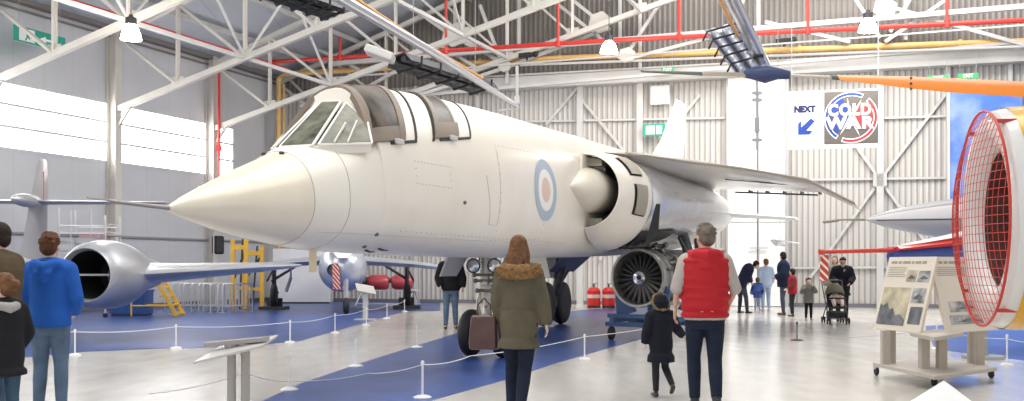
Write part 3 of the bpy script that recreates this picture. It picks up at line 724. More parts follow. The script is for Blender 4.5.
# ------------------------------------------------------------------ grey twin-engine jet on the left
MF = V((.17,-.985,0)).normalized(); MP = V((.985,.17,0)).normalized()
MN = at(85, 275, 17.6)                                   # centre of the port intake mouth
MET = thing('twin_engine_jet', 'grey metal jet with round engine intake and high tailplane behind the boy in blue', 'aircraft', V((MN.x-2.9,MN.y+1,0)), world=True)
def K(f, p, z): return V((MN.x,MN.y,0))+MF*f+MP*p+UP*z
NZ = MN.z
NA = V((-.12,-.993,0)).normalized()
b = MB(); b.lathe(K(0,0,NZ), -NA, [(.14,.43),(.04,.45),(-.0,.475),(.03,.51),(.2,.58),(.5,.625),(.85,.63),(1.2,.58),(1.6,.46),(2.0,.34),(2.5,.26)], 40); b.build('engine_nacelle', ALU, MET, smooth=True)
b = MB(); b.lathe(K(-.1,0,NZ), -NA, [(0,.44),(1.2,.40),(1.2,.01)], 32, False, True); b.build('intake_duct', MATS['black_duct'], MET, smooth=True)
b = MB(); b.beam(K(-.35,-.42,NZ), K(-.35,.42,NZ), .05, .035); b.build('intake_spar', GREY, MET)
def airfoil(mb, secs, cap=True):
    """secs: (leading point, chord vector, thickness)"""
    R = []
    for p, c, h in secs:
        up, lo = [], []
        for k, y in ((0,0),(.03,.32),(.1,.6),(.3,1),(.55,.8),(.8,.35),(1,.02)): up.append(p+c*k+UP*h*y*.5); lo.append(p+c*k-UP*h*y*.45)
        R.append(up+lo[::-1])
    mb.rings(R, True, cap, cap)
b = MB(); airfoil(b, [(K(-.55,.25,NZ-.03), -MF*2.3, .50), (K(-.95,1.6,NZ+.05), -MF*1.9, .33), (K(-1.15,2.9,NZ+.13), -MF*1.4, .20), (K(-1.35,3.5,NZ+.16), -MF*1.0, .10), (K(-1.7,3.66,NZ+.17), -MF*.45, .04)]); b.build('wing', ALU, MET, smooth=True)
b = MB(); airfoil(b, [(K(-.9,-.5,NZ+.0), -MF*2.2, .36), (K(-.8,-2.7,NZ), -MF*2.5, .4)]); b.build('inner_wing', ALU, MET, smooth=True)
b = MB()
for f, z, r in ((4.6,1.15,.02),): pass
b.lathe(K(2.2,-2.95,1.32), -MF, [(0,.05),(.2,.25),(.8,.45),(1.6,.58),(3,.62),(5,.58),(7.5,.38),(9.8,.18),(10.6,.05)], 32, True, True); b.build('fuselage', ALU, MET, smooth=True)
b = MB(); c = K(-3.0,-2.36,1.55); b.lathe(c, MP, [(0,.30),(.012,.30),(.014,.0)], 28); b.build('roundel', mat('roundel_faded',(.70,.55,.55),.5), MET)
ft = (-7.8)
def finsec(z, le, ch, th):
    p = K(le,-2.95,z); return [p, p-MF*ch*.3+MP*th, p-MF*ch*.75+MP*th*.7, p-MF*ch, p-MF*ch*.75-MP*th*.7, p-MF*ch*.3-MP*th]
b = MB(); b.rings([finsec(1.5,-6.3,2.4,.16),finsec(2.2,-6.7,1.9,.12),finsec(2.9,-7.1,1.55,.09),finsec(3.5,-7.5,1.2,.07),finsec(4.0,-7.85,.75,.04),finsec(4.08,-8.1,.4,.02)], True, True, True); b.build('tail_fin', ALU, MET, smooth=True)
b = MB(); b.rings([[q_+(-MF*.0) for q_ in finsec(z,le,ch,th)] for z, le, ch, th in ((3.05,-7.9,.28,.085),(3.75,-8.0,.22,.075))], True, True, True); b.build('fin_flash', mat('red_fin_flash',(.55,.09,.07),.5), MET)
b = MB(); airfoil(b, [(K(-7.6,-5.9,2.98), -MF*.7, .06), (K(-7.1,-2.95,2.95), -MF*1.4, .13), (K(-7.6,.1,2.98), -MF*.7, .06)]); b.build('tailplane', ALU, MET, smooth=True)
b = MB(); b.ell(K(-6.9,-2.95,2.95), (.16,.7,.16)); b.build('tail_bullet', ALU, MET, smooth=True)
for p in (-1.15, -4.8):
    b = MB(); b.tube(K(-1.6,p,NZ-.15), K(-1.6,p,.35), .05); b.build('main_gear_strut', DARK, MET)
    b = MB(); b.lathe(K(-1.6,p-.1,.36), MP, [(0,.0),(.0,.25),(.03,.34),(.1,.36),(.17,.34),(.2,.25),(.2,0)], 24); b.build('main_wheel', BLACK, MET, smooth=True)
b = MB(); b.tube(K(1.2,-2.95,1.0), K(1.2,-2.95,.3), .045); b.build('nose_gear_strut', DARK, MET)
b = MB(); b.lathe(K(1.2,-3.03,.27), MP, [(0,.0),(.0,.2),(.03,.26),(.08,.27),(.13,.26),(.16,.2),(.16,0)], 20); b.build('nose_wheel', BLACK, MET, smooth=True)

# ------------------------------------------------------------------ silver jet seen nose-on beyond the big jet
SB = at(343, 268, 28.5); SFd = V((.17,-1,0)).normalized(); SP = V((1,.17,0)).normalized()
SJ = thing('silver_jet', 'silver blue jet seen nose on beneath the white jet, red strap on its nose', 'aircraft', V((SB.x,SB.y,0)), world=True)
def Q(f, p, z): return V((SB.x,SB.y,0))+SFd*f+SP*p+UP*z
z0 = SB.z
b = MB(); b.lathe(Q(.25,0,z0), -SFd, [(0,.05),(.05,.26),(.2,.47),(.5,.62),(1.1,.70),(2.2,.74),(4,.70),(6,.55),(7.6,.35)], 36, True, True); b.build('fuselage', SILVB, SJ, smooth=True)
b = MB(); b.prism([Q(.62,-.16,z0+.28),Q(.62,.16,z0+.28),Q(.1,.42,z0+.62),Q(.1,-.42,z0+.62)], V((0,.1,0))); b.build('nose_fairing', mat('white_nose',(.85,.86,.88),.3), SJ, bevel=.02)
b = MB(); b.lathe(Q(.30,-.28,z0-.05), -SFd, [(0,.16),(.02,.17),(.3,.14),(.3,0)], 20, False, True); b.build('nose_port', mat('dark_port',(.03,.03,.04),.5), SJ)
for s in (-1, 1):
    b = MB(); r0 = z0+.22
    if s > 0: secs = [(Q(-1.0,.5,r0), -SFd*2.6, .30), (Q(-1.2,2.0,r0-.10), -SFd*2.1, .22), (Q(-1.4,3.9,r0-.32), -SFd*1.4, .12)]
    else: secs = [(Q(-1.0,-.5,r0), -SFd*2.6, .30), (Q(-1.2,-1.5,r0-.06), -SFd*2.1, .24), (Q(-1.5,-2.75,r0-.20), -SFd*1.5, .14)]
    airfoil(b, secs); b.build('wing', SILVB, SJ, smooth=True)
    P = 2.05 if s > 0 else -2.15; f = -3.6
    b = MB(); b.tube(Q(f,P,r0-.15), Q(f,P,.55), .07); b.tube(Q(f+.1,P-.06,.95), Q(f,P+.12,.5), .04); b.tube(Q(f,P-s*.75,r0-.12), Q(f,P,.95), .045); b.tube(Q(f+.15,P+.03*s,1.25), Q(f+.25,P+.2*s,.9),.03); b.build('main_gear_strut', DARK, SJ, smooth=True)
    b = MB(); b.lathe(Q(f,P-.11,.42), SP, [(0,0),(0,.26),(.03,.37),(.11,.40),(.19,.37),(.22,.26),(.22,0)], 24); b.build('main_wheel', BLACK, SJ, smooth=True)
    b = MB(); b.box(Q(f,P,.05), (.85,.6,.1)); b.box(Q(f-.3,P,.2), (.5,.06,.3)); b.build('wheel_chock', DARK, SJ)
b = MB(); b.tube(Q(.1,.08,z0-.3), Q(.0,.08,.45), .07); b.tube(Q(.1,.0,.8), Q(.0,.1,.5), .04); b.lathe(Q(.05,.08,.62), UP, [(0,.11),(.2,.11)], 10, True, True) if 0 else None; b.build('nose_gear_strut', STEELW, SJ, smooth=True)
b = MB(); b.lathe(Q(0,.0,.25), SP, [(0,0),(0,.14),(.03,.22),(.09,.25),(.15,.22),(.18,.14),(.18,0)], 20); b.build('nose_wheel', BLACK, SJ, smooth=True)
STR = bpy.data.materials.new('red_white_streamer'); STR.use_nodes = True; nt = STR.node_tree; tc = nt.nodes.new('ShaderNodeTexCoord'); wv = nt.nodes.new('ShaderNodeTexWave'); wv.inputs['Scale'].default_value = 5.5; wv.bands_direction = 'DIAGONAL'
cr = nt.nodes.new('ShaderNodeValToRGB'); cr.color_ramp.interpolation = 'CONSTANT'; cr.color_ramp.elements[0].color = (.55,.06,.03,1); cr.color_ramp.elements[1].position = .7; cr.color_ramp.elements[1].color = (.85,.75,.68,1)
nt.links.new(tc.outputs['Object'], wv.inputs['Vector']); nt.links.new(wv.outputs['Fac'], cr.inputs[0]); nt.links.new(cr.outputs[0], nt.nodes['Principled BSDF'].inputs['Base Color'])
b = MB(); b.prism([Q(.5,-.30,z0+.12),Q(.5,-.12,z0+.12),Q(.45,-.06,z0-.62),Q(.45,-.28,z0-.58)], SFd*.02); b.build('warning_strap', STR, SJ)
b = MB(); b.tube(Q(-3.0,-1.6,z0+.05), Q(-3.0,-1.6,z0-.3), .03); b.tube(Q(-3,-1.6,z0-.3), Q(-3,-1.75,z0-.75), .05, .06); b.build('pylon_arm', GREY, SJ, smooth=True)
# red cylinder motor on a white stand
RC = gd(391, 306.5); RC.y += 1.2; RC.x = (391-512)/1000*RC.y
t = thing('rocket_motor', 'red twin cylinder motor lying on a white stand below the wing of the silver jet', 'exhibit', RC, world=True)
for dx in (-.42, .42):
    b = MB(); b.lathe(RC+V((dx-.0,0,.80)), V((1,0,0)), [(-.42,.05),(-.38,.2),(-.25,.27),(.25,.27),(.34,.2),(.36,.05)], 20, True, True); b.build('red_cylinder', mat('dark_red_enamel',(.45,.05,.06),.3,coat=.3), t, smooth=True)
b = MB(); b.lathe(RC+V((-1.3,0,.84)), V((1,0,0)), [(-.2,.1),(-.1,.24),(.1,.24),(.45,.15)], 16, True, True); b.box(RC+V((-1.15,0,1.22)), (.36,.3,.3)); b.tube(RC+V((-1.2,0,.9)),RC+V((.8,0,.84)),.09); b.build('valve_head', mat('dark_brown_metal',(.10,.08,.07),.5,.4), t, smooth=True)
b = MB()
for x in (-1.0,.8):
    for s in (-1,1): b.tube(RC+V((x,0,.55)), RC+V((x+.2*s,.35*s,0)), .025)
b.beam(RC+V((-1.2,0,.52)), RC+V((1.0,0,.52)), .3, .05); b.tube(RC+V((-1.2,-.3,.05)), RC+V((1,-.3,.05)), .02); b.build('stand', STEELW, t, smooth=True)
# white display wall
p = at(302, 300, 36.6); p.z = 0
t = thing('display_wall', 'plain white freestanding panel wall behind the silver jet', 'display panel', p, world=True)
b = MB(); b.rbox(p+UP*1.03, (2.1,.15,1.95)); b.build('panel', mat('white_panel',(.80,.80,.82),.5,var=.02), t, bevel=.01)
b = MB(); b.rbox(p+UP*.03, (2.0,.22,.06)); b.build('plinth', DARK, t)
# scaffold tower
p = at(90, 250, 27.3); p.z = 0
t = thing('scaffold_tower', 'grey tube scaffold tower against the left wall above the engine nacelle', 'scaffold', p, world=True)
SC1 = mat('scaffold_tube', (.72,.72,.74), .35, .5)
xs, ys = (-.62, -.3, .25, .62), (-.5, .5)
for x in (-.62,.62):
    for y in ys:
        b = MB(); b.tube(p+V((x,y,.12)), p+V((x,y,2.95 if x < 0 else 2.75)), .028, n=8); b.build('upright', SC1, t, smooth=True)
        b = MB(); b.lathe(p+V((x,y-.02,.06)), V((0,1,0)), [(0,.06),(.04,.06)], 12, True, True); b.build('caster', BLACK, t)
for x in (-.3,.25):
    b = MB(); b.tube(p+V((x,-.5,.3)), p+V((x,-.5,2.9)), .02, n=8); b.build('upright', SC1, t, smooth=True)
for z in (.35,.8,1.25,1.75,2.0,2.25,2.45):
    for y in ys:
        b = MB(); b.tube(p+V((-.62,y,z)), p+V((.62,y,z)), .018, n=8); b.build('rail', SC1, t, smooth=True)
    for x in (-.62,.62):
        b = MB(); b.tube(p+V((x,-.5,z+.04)), p+V((x,.5,z+.04)), .018, n=8); b.build('rail', SC1, t, smooth=True)
b = MB(); b.tube(p+V((-1.2,-.4,2.28)), p+V((-.62,-.4,2.26)), .03); b.build('outrigger', SC1, t)
b = MB(); b.box(p+V((.05,0,2.22)), (1.3,1.0,.05)); b.build('platform', mat('platform_ply',(.45,.40,.34),.6), t)
b = MB(); b.box(p+V((.28,-.53,2.18)), (.7,.02,.09)); b.build('banner_strip', mat('red_white_label',(.68,.42,.42),.5,var=.4,scale=9), t)
# yellow maintenance steps
p = at(158, 303, 27.5); p.z = 0
t = thing('maintenance_steps', 'yellow painted access steps standing under the grey wing', 'steps', p, world=True)
for y in (-.3,.3):
    b = MB(); b.beam(p+V((.05,y,1.0)), p+V((.62,y,.02)), .05, .09); b.build('stringer', YEL, t)
    b = MB(); b.tube(p+V((-.62,y,.02)), p+V((-.62,y,1.32)), .022); b.tube(p+V((-.62,y,1.32)), p+V((.05,y,1.32)), .022); b.tube(p+V((.05,y,1.32)), p+V((.05,y,.95)), .022); b.tube(p+V((-.62,y,.3)), p+V((.4,y,.3)), .022); b.tube(p+V((-.62,y,.95)), p+V((.05,y,.95)), .03); b.build('handrail', YEL, t, smooth=True)
for i in range(4):
    b = MB(); b.box(p+V((.10+.14*i,0,.80-.24*i)), (.2,.62,.035)); b.build('tread', YEL, t)
b = MB(); b.box(p+V((-.28,0,.98)), (.7,.66,.04)); b.build('platform', YEL, t)
b = MB(); b.path([p+V((-.68,-.3,1.36)), p+V((-.5,-.3,1.38)), p+V((-.3,-.3,1.33)), p+V((.1,-.3,1.36))], .035); b.build('rail_padding', BLACK, t, smooth=True)
# blue crate
p = at(132, 304, 28.0); p.z = 0
t = thing('storage_crate', 'blue storage crate on the floor behind the engine nacelle', 'crate', p, world=True)
b = MB(); b.box(p+V((0,0,.36)), (.95,.7,.62)); 
for i in range(6): b.box(p+V((-.4+.16*i,-.36,.36)), (.05,.03,.58))
b.build('body', BLUE, t); b = MB(); b.box(p+V((0,0,.69)), (1.0,.75,.05)); b.build('lid', BLUE, t); b = MB(); b.box(p+V((0,0,.025)), (.9,.65,.05)); b.build('skid', DARK, t)
# crowd barriers stacked in a row along the wall
SCb = mat('galvanised_tube', (.62,.62,.62), .35, .6)
def barrier(p, rz, lb):
    t = thing('crowd_barrier', lb, 'barrier', p, rz, 'galvanised barriers parked along the left wall'); 
    b = MB(); b.path([(-.6,0,.03),(-.6,0,.8),(-.55,0,.86),(.55,0,.86),(.6,0,.8),(.6,0,.03)], .018, 8); b.tube((-.6,0,.2),(.6,0,.2),.014); b.build('frame', SCb, t, smooth=True)
    for i in range(8):
        b = MB(); b.tube((-.47+.135*i,0,.2),(-.47+.135*i,0,.86), .010, n=6); b.build('bar', SCb, t, smooth=True)
    for x in (-.6,.6):
        b = MB(); b.beam((x,-.07,.02),(x,.07,.02),.05,.03); b.build('foot', SCb, t)
    return t
b0 = None
NMS = ['first','second','third','fourth','fifth','sixth','seventh','eighth','ninth','tenth']
for i in range(10):
    x = 180+6.4*i; P = at(x, 303, 30.3-.08*i); P.z = 0
    lb = 'galvanised crowd barrier, %s from the left in the row by the yellow frame' % NMS[i]
    if b0 is None: b0 = barrier(P, radians(62), lb)
    else:
        c = copy_tree(b0); c.location = P; c['label'] = lb; c.rotation_euler.z = radians(60+4*(i % 3))
# yellow jig frames behind
def jig(x0, x1, y0, d, lb, cross=True):
    p = at((x0+x1)/2, 303, d); p.z = 0; w_ = (x1-x0)/F*d/2; h = EYE+(HY-y0)/F*d
    t = thing('yellow_frame', lb, 'frame', p, world=True, group=None)
    for x in (-w_, w_):
        b = MB(); b.beam(p+V((x,0,0)), p+V((x,0,h)), .12, .12); b.build('post', YEL, t)
    b = MB(); b.beam(p+V((-w_,0,h*.88)), p+V((w_,0,h*.88)), .1, .14); b.beam(p+V((-w_,0,h*.3)), p+V((w_,0,h*.3)), .08, .1); b.build('cross_beam', YEL, t)
    b = MB(); b.beam(p+V((-w_,0,h*.4)), p+V((w_,0,h*.85)), .05, .07); b.beam(p+V((0,.0,0)), p+V((w_*.5,0,h)), .05, .06); b.build('brace', DARK, t)
    return t
jig(233, 246, 239, 32.0, 'tall narrow yellow steel frame beside the wall column')
jig(243, 262, 246, 33.3, 'wider yellow steel frame next to the white display wall')
p = onleft(218, 245, .35); t = thing('wall_cabinet', 'black rounded box fixed on the wall right of the column', 'cabinet', p, world=True)
b = MB(); R = Matrix((LD, ND, UP)).transposed(); b.box(p, (.5,.2,.65), R); b.build('casing', BLACK, t, bevel=.06); b = MB(); b.box(p+ND*.11, (.38,.02,.5), R); b.build('cover', DARK, t, bevel=.04)

# ------------------------------------------------------------------ engine on blue trolley
EC = V((2.33, 18.5, 1.17)); EA = V((.55,.835,0)).normalized(); ES = V((.835,-.55,0)).normalized()
t = thing('jet_engine', 'bare turbojet engine with open bladed front on the blue trolley', 'engine', V((EC.x,EC.y,0)), world=True)
CAS = mat('engine_casing', (.36,.35,.33), .35, .8, var=.25, scale=8)
b = MB(); b.lathe(EC, EA, [(.30,.46),(.02,.485),(-.03,.50),(-.03,.545),(.03,.555),(.06,.52),(.35,.50),(.36,.54),(.40,.54),(.41,.50),(.9,.47),(.91,.52),(.95,.52),(.96,.46),(1.3,.43),(1.32,.47),(1.36,.47),(1.38,.42),(1.9,.40),(2.2,.36)], 48); b.build('casing', CAS, t, smooth=30)
b = MB(); b.lathe(EC+EA*.30, EA, [(0,.47),(.02,.0001)], 40, False, True); b.build('duct_back', MATS['black_duct'], t)
VN = mat('inlet_vane_metal', (.10,.095,.09), .4, .7)
for i in range(23):
    a = 2*pi*i/23; r = ES*cos(a)+UP*sin(a); tg = ES*-sin(a)+UP*cos(a)
    b = MB(); n_ = []
    for rr, w_, tw in ((.10,.018,.2),(.28,.028,.45),(.47,.034,.7)):
        c = EC+EA*.12+r*rr; dd = tg*cos(tw)+EA*sin(tw); n_.append([c-dd*w_, c+EA*.008, c+dd*w_, c-EA*.008])
    b.rings(n_, True, True, True); b.build('inlet_vane', VN, t)
b = MB(); b.lathe(EC+EA*.02, EA, [(0,.03),(-.01,.055),(.01,.065),(.02,.12),(.05,.135),(.2,.14)], 28, True, True); b.build('hub', CHROME, t, smooth=30)
b = MB(); b.lathe(EC-EA*.002, EA, [(0,.028),(-.004,.0)], 16); b.build('hub_centre', BLACK, t)
b = MB(); random.seed(5)
for i in range(30):
    a = random.uniform(-.2,3.4); r = ES*cos(a)+UP*sin(a); f = random.uniform(.15,1.5); l = random.uniform(.1,.45)
    b.path([EC+EA*f+r*.53, EC+EA*(f+l*.5)+r*.57, EC+EA*(f+l)+r*.52], random.uniform(.012,.04), 6)
for i in range(8):
    a = .4*i-.1; r = ES*cos(a)+UP*sin(a); b.box(EC+EA*(.55+.12*(i%3))+r*.55, (.12,.2,.1))
b.build('pipework', mat('engine_pipe_metal',(.22,.20,.18),.35,.8,var=.4,scale=20), t, smooth=True)
TR = V((EC.x,EC.y,0)); t = thing('engine_trolley', 'blue steel transport trolley carrying the bare engine', 'trolley', TR, world=True)
TB = mat('trolley_blue_paint', (.035,.09,.22), .4, var=.15)
def TT(f, s, z): return TR+EA*f+ES*s+UP*z
for s in (-.5,.5):
    b = MB(); b.beam(TT(-.1,s,.38), TT(1.95,s,.38), .08, .10); b.build('side_rail', TB, t)
for f in (0, .95, 1.9):
    b = MB(); b.beam(TT(f,-.66,.30), TT(f,.66,.30), .09, .08); b.beam(TT(f,-.62,.46), TT(f,.62,.46), .07, .07) if f == 0 else None; b.build('cross_beam', TB, t)
for f in (.15, 1.5):
    for s in (-1,1):
        b = MB(); b.prism([TT(f,s*.12,.55),TT(f,s*.52,.40),TT(f,s*.56,.95),TT(f,s*.50,1.02)], EA*.05); b.build('cradle', TB, t)
for f in (.0, 1.8):
    for s in (-.55,.55):
        b = MB(); b.lathe(TT(f,s-.03,.13), ES, [(0,0),(0,.09),(.01,.13),(.05,.13),(.06,.09),(.06,0)], 16); b.build('wheel', BLACK, t, smooth=True)
        b = MB(); b.beam(TT(f,s,.10), TT(f,s,.34), .05, .06); b.build('caster_fork', DARK, t)
# red fire equipment
p = at(603, 304, 33.0); p.z = 0
FRED = mat('bright_red_enamel', (.75,.03,.025), .35)
for dx, lb in ((-.30,'red wheeled fire extinguisher drum, left one of two behind the engine'),(.19,'red wheeled fire extinguisher drum, right one of two behind the engine')):
    c = p+V((dx,0,0)); t = thing('fire_extinguisher', lb, 'fire extinguisher', c, group=None, world=True)
    b = MB(); b.lathe(c+V((0,0,.06)), UP, [(0,.18),(.02,.22),(.5,.22),(.60,.15),(.62,.06)], 20, True, True); b.build('cylinder', FRED, t, smooth=30)
    b = MB(); b.lathe(c+V((0,0,.32)), UP, [(0,.223),(.12,.223)], 20); b.build('label_band', mat('pale_label',(.8,.65,.6),.5), t, smooth=True)
    b = MB(); b.tube(c+V((0,0,.66)), c+V((0,0,.78)), .03); b.beam(c+V((-.06,0,.78)), c+V((.12,0,.80)), .03,.02); b.build('valve', DARK, t)
    b = MB(); b.lathe(c+V((0,0,0)), UP, [(0,.22),(.06,.22)], 16, True, True); b.build('base', DARK, t)

# ------------------------------------------------------------------ suspended rotor and heaters
RH = at(765, 74, 17.0)
ROT = thing('suspended_rotor', 'orange helicopter rotor with grey hub hanging high on the right', 'rotor', RH, world=True)
ORG = mat('orange_blade_paint', (.74,.215,.012), .45, var=.05); BRW = mat('bare_blade_spar', (.28,.235,.185), .45, .1)
NAVY = mat('navy_hub_paint', (.05,.07,.16), .4, .2)
def X(x, y, d=17.0): return at(x, y, d)
b = MB(); b.path([X(744,74),X(752,73.5),X(765,74),X(778,73.5),X(790,75)], [(.03,.06),(.07,.1),(.12,.16),(.08,.1),(.04,.07)], 12, side=(0,1,0)); b.build('hub', NAVY, ROT, smooth=True)
def blade(pts, ws, m, name='blade'):
    b = MB(); R = []
    for (x,y,d), w_ in zip(pts, ws):
        p = X(x,y,d); cdir = V((0,.85,.52)).normalized()
        up = []
        for k, h in ((-.5,0),(-.42,.25),(-.2,.42),(.1,.36),(.5,.03),(.1,-.30),(-.2,-.36),(-.42,-.22)): up.append(p+cdir*(-k)*w_+V((0,-.52,.85))*h*w_*.3)
        R.append(up)
    b.rings(R, True, True, True); return b.build(name, m, ROT, smooth=True)
blade([(789,75.5,17),(831,77.5,17)], [.13,.15], BRW)
blade([(831,77.5,17),(838,78,17)], [.2,.22], BLACK, 'blade_cuff')
blade([(838,78,17),(875,80.5,17),(912,83.5,16.9),(940,85.5,16.8),(1000,89,16.6),(1060,92,16.4)], [.22,.38,.55,.62,.66,.68], ORG)
b = MB()
for x in (911,): 
    for dz in (-.09,.0,.09): b.ell(X(x,83.5,16.7)+UP*dz, (.025,.02,.025), n=8, m=6)
b.build('blade_bolt', mat('dark_bolt',(.12,.07,.03),.5), ROT)
blade([(745,75,17),(702,74,17.2)], [.2,.18], BRW); blade([(702,74,17.2),(641,71.5,17.6)], [.18,.10], mat('dark_olive_blade',(.05,.05,.035),.6))
b = MB(); b.tube(X(757,78), X(757,150), .02, n=8); 
for y in (93, 100, 140): b.box(X(757,y), (.16,.05,.05))
b.box(X(757,125), (.07,.07,.25)); b.build('pitch_rod', GREY, ROT)
for x in (752, 778):
    b = MB(); p = X(x,73); b.tube(p, V((p.x,p.y,14.0)), .006, n=5); b.build('suspension_wire', GREY, ROT)
DK = mat('dark_heater_body', (.035,.037,.045), .4, .3, var=.2)
def heater(name, lb, a, b_, w_, side, caged=False):
    """a radiant heater: long reflector with tubes and guard hoops"""
    a = V(a); b_ = V(b_); t = thing(name, lb, 'heater', (a+b_)/2, world=True); d = (b_-a).normalized(); s = (V(side)-d*V(side).dot(d)).normalized(); n_ = d.cross(s).normalized(); n_ = (n_ if n_.y > 0 else -n_) if caged else (n_ if n_.z > 0 else -n_)
    k = MB(); R = []
    for e in (a, b_): R.append([e+s*w_*x+n_*w_*y for x, y in ((-.5,-.25),(-.3,.1),(.3,.1),(.5,-.25),(.46,-.25),(.27,.04),(-.27,.04),(-.46,-.25))])
    k.rings(R, True, True, True); k.build('reflector', mat('heater_reflector',(.30,.33,.42),.3,.6) if caged else DK, t)
    for o_ in (-.2,.2):
        k = MB(); k.tube(a+s*w_*o_-n_*w_*.12, b_+s*w_*o_-n_*w_*.12, w_*.11); k.build('heating_tube', mat('heater_tube_silver',(.65,.67,.75),.3,.6) if caged else DK, t, smooth=True)
    nh = 5
    for i in range(nh):
        c = a+(b_-a)*((i+.5)/nh); k = MB(); k.path([c-s*w_*.58, c-s*w_*.5-n_*w_*.32, c+s*w_*.5-n_*w_*.32, c+s*w_*.58], w_*.03 if caged else w_*.05, 6); k.build('guard_hoop', BLACK, t)
    for e in (a+(b_-a)*.15, a+(b_-a)*.85):
        k = MB(); k.tube(e, V((e.x,e.y,e.z+3)), .006, n=5); k.build('suspension_wire', GREY, t)
    return t
heater('radiant_heater', 'long black radiant heater hung above the rear cockpit', at(398,57,17.5), at(487,86,20.5), .5, (1,-.3,.2))
heater('radiant_heater', 'black radiant heater cut by the top of the picture beside two rooflights', at(262,-18,14.0), at(338,9,15.5), .45, (1,-.3,.2))
heater('radiant_heater', 'caged silver blue radiant heater tilted above the rotor hub', at(718,32,18.0), at(748,72,17.4), .62, (1,0,0), True)
def flue(lb, pts, r, m, name='flue_pipe'):
    k = MB(); k.path(pts, r, 14); o = k.build(name, m, smooth=True); tag(o, lb, 'pipe'); return o
FL = mat('silver_flue', (.55,.56,.60), .28, .85)
flue('silver flue pipe sloping down above the cockpit to the long black heater', [at(316,-16,13), at(430,51,16), at(517,106,19.0)], [.08,.07,.045], FL)
flue('silver flue pipe leaning down to the rotor hub', [at(722,-22,15.5), at(766,70,18.0)], .12, FL)
flue('thin orange gas tube running beside the long silver flue', [at(345,-8,13.8), at(420,42,16), at(482,78,18.6)], .03, mat('orange_gas_tube',(.72,.36,.12),.4), 'gas_tube')
flue('thin orange gas tube above the caged heater', [at(715,-10,16), at(738,36,17.5)], .03, MATS['orange_gas_tube'], 'gas_tube')
p = at(517, 84, 19.0); k = MB(); k.tube(at(517,66,19), at(517,108,19), .03); k.tube(at(517,108,19), at(498,111,18.6), .02); k.box(at(517,100,19), (.1,.1,.14)); o = k.build('hanging_bracket', STEELW, smooth=True); tag(o, 'thin white bracket hanging at the end of the flue behind the spine', 'bracket')
p = at(380, 54, 17.0); k = MB(); k.box(p, (.5,.4,.14), Matrix.Rotation(.35,3,'Y')); o = k.build('burner_box', STEELW, bevel=.03); tag(o, 'white burner box at the upper end of the long black heater', 'burner')

# ------------------------------------------------------------------ right side: cowl with red guard, white jet, red boom hull
CC = at(987, 219, 8.8); CA = V((-.975,.21,.0)).normalized(); CS = V((.21,.975,0)).normalized()*-1 # axis out of the mouth, sideways
t = thing('engine_cowl', 'yellow engine cowl with white lip and red wire guard dome at the right edge', 'engine', V((CC.x+1,CC.y,0)), world=True)
YC = mat('bright_yellow_cowl', (.86,.46,.03), .3, coat=.3, var=.03)
R0 = .94
b = MB(); b.lathe(CC, -CA, [(.10,.968),(.30,.975),(.9,.98),(1.8,.95),(3,.85)], 56); b.build('cowl_body', YC, t, smooth=True)
b = MB(); b.lathe(CC, -CA, [(.24,.60),(.13,.605),(.05,.64),(.0,.71),(-.02,.80),(-.02,.88),(.02,.94),(.12,.965)], 56); b.build('intake_lip', mat('white_lip',(.80,.79,.76),.25,coat=.3), t, smooth=True)
b = MB(); b.lathe(CC-CA*.12, -CA, [(0,.602),(.9,.56),(1.0,.0)], 48); b.build('intake_duct', mat('red_brown_duct',(.13,.055,.05),.5,var=.4,scale=5), t, smooth=True)
GR = mat('red_guard_wire', (.60,.045,.03), .4)
def dome(r, a):   # guard dome bulging outwards
    h = .17*(1-(r/R0)**2.5); return CC+CA*(h+.05)+(CS*cos(a)+UP*sin(a))*r
b = MB(); b.path([dome(R0, 2*pi*i/64) for i in range(65)], .012, 8, False); b.build('guard_rim', GR, t, smooth=True)
b = MB(); s_ = .072; n = int(R0/s_)
for i in range(-n, n+1):
    c = i*s_; L_ = math.sqrt(max(0, R0*R0-c*c))
    if L_ < .05: continue
    for hor in (0,1):
        pts = []
        for j in range(13):
            v = -L_+2*L_*j/12; x, y = (v, c) if hor else (c, v); pts.append(dome(min(R0, math.hypot(x,y)), atan2(y,x)))
        b.path(pts, .0030, 4, False)
b.build('guard_mesh', GR, t)
b = MB()
for a in (1.0, 2.1, 3.9, 5.3): b.beam(dome(R0,a), dome(R0,a)-CA*.25, .05, .03)
b.build('guard_clip', GR, t)
b = MB(); q_ = CC-CA*1.6; b.beam(V((q_.x,q_.y,0)), V((q_.x,q_.y,q_.z-.9)), .3, .3); b.box(V((q_.x,q_.y,.04)), (1.2,1.0,.08)); b.build('stand', DARK, t)
b = MB(); b.path([CC+UP*1.02-CA*.3, CC+UP*1.10-CA*.9, CC+UP*1.12-CA*2.5], [.05,.2,.35], 14); b.build('top_fairing', mat('dark_grey_fairing',(.16,.16,.17),.4), t, smooth=True)
# white nosed jet with grey top
WN = at(866, 219.5, 17.0); WA = V((-.93,-.30,-.02)).normalized(); 
t = thing('white_nosed_jet', 'white nosed jet with grey spine and long pitot behind the notice boards', 'aircraft', V((WN.x+5,WN.y+1.5,0)), world=True)
WS_ = WA.cross(UP).normalized()
b = MB(); b.cur = 0; R = []; n = 32
for f, r in ((0,.02),(.15,.075),(.4,.16),(.8,.25),(1.3,.345),(2,.44),(2.8,.52),(4,.6),(6,.66),(9,.66)):
    R.append([WN-WA*f+UP*(.0-.02*f)*0+WS_*cos(2*pi*j/n)*r+UP*(sin(2*pi*j/n)*r*.85-.03*f*0) for j in range(n)])
b.rings(R, True, True, True); o = b.build('fuselage', [mat('white_jet_skin',(.80,.80,.80),.3,coat=.2), mat('grey_spine',(.30,.30,.32),.4), mat('pale_grey_belly',(.52,.54,.56),.35)], t, smooth=True)
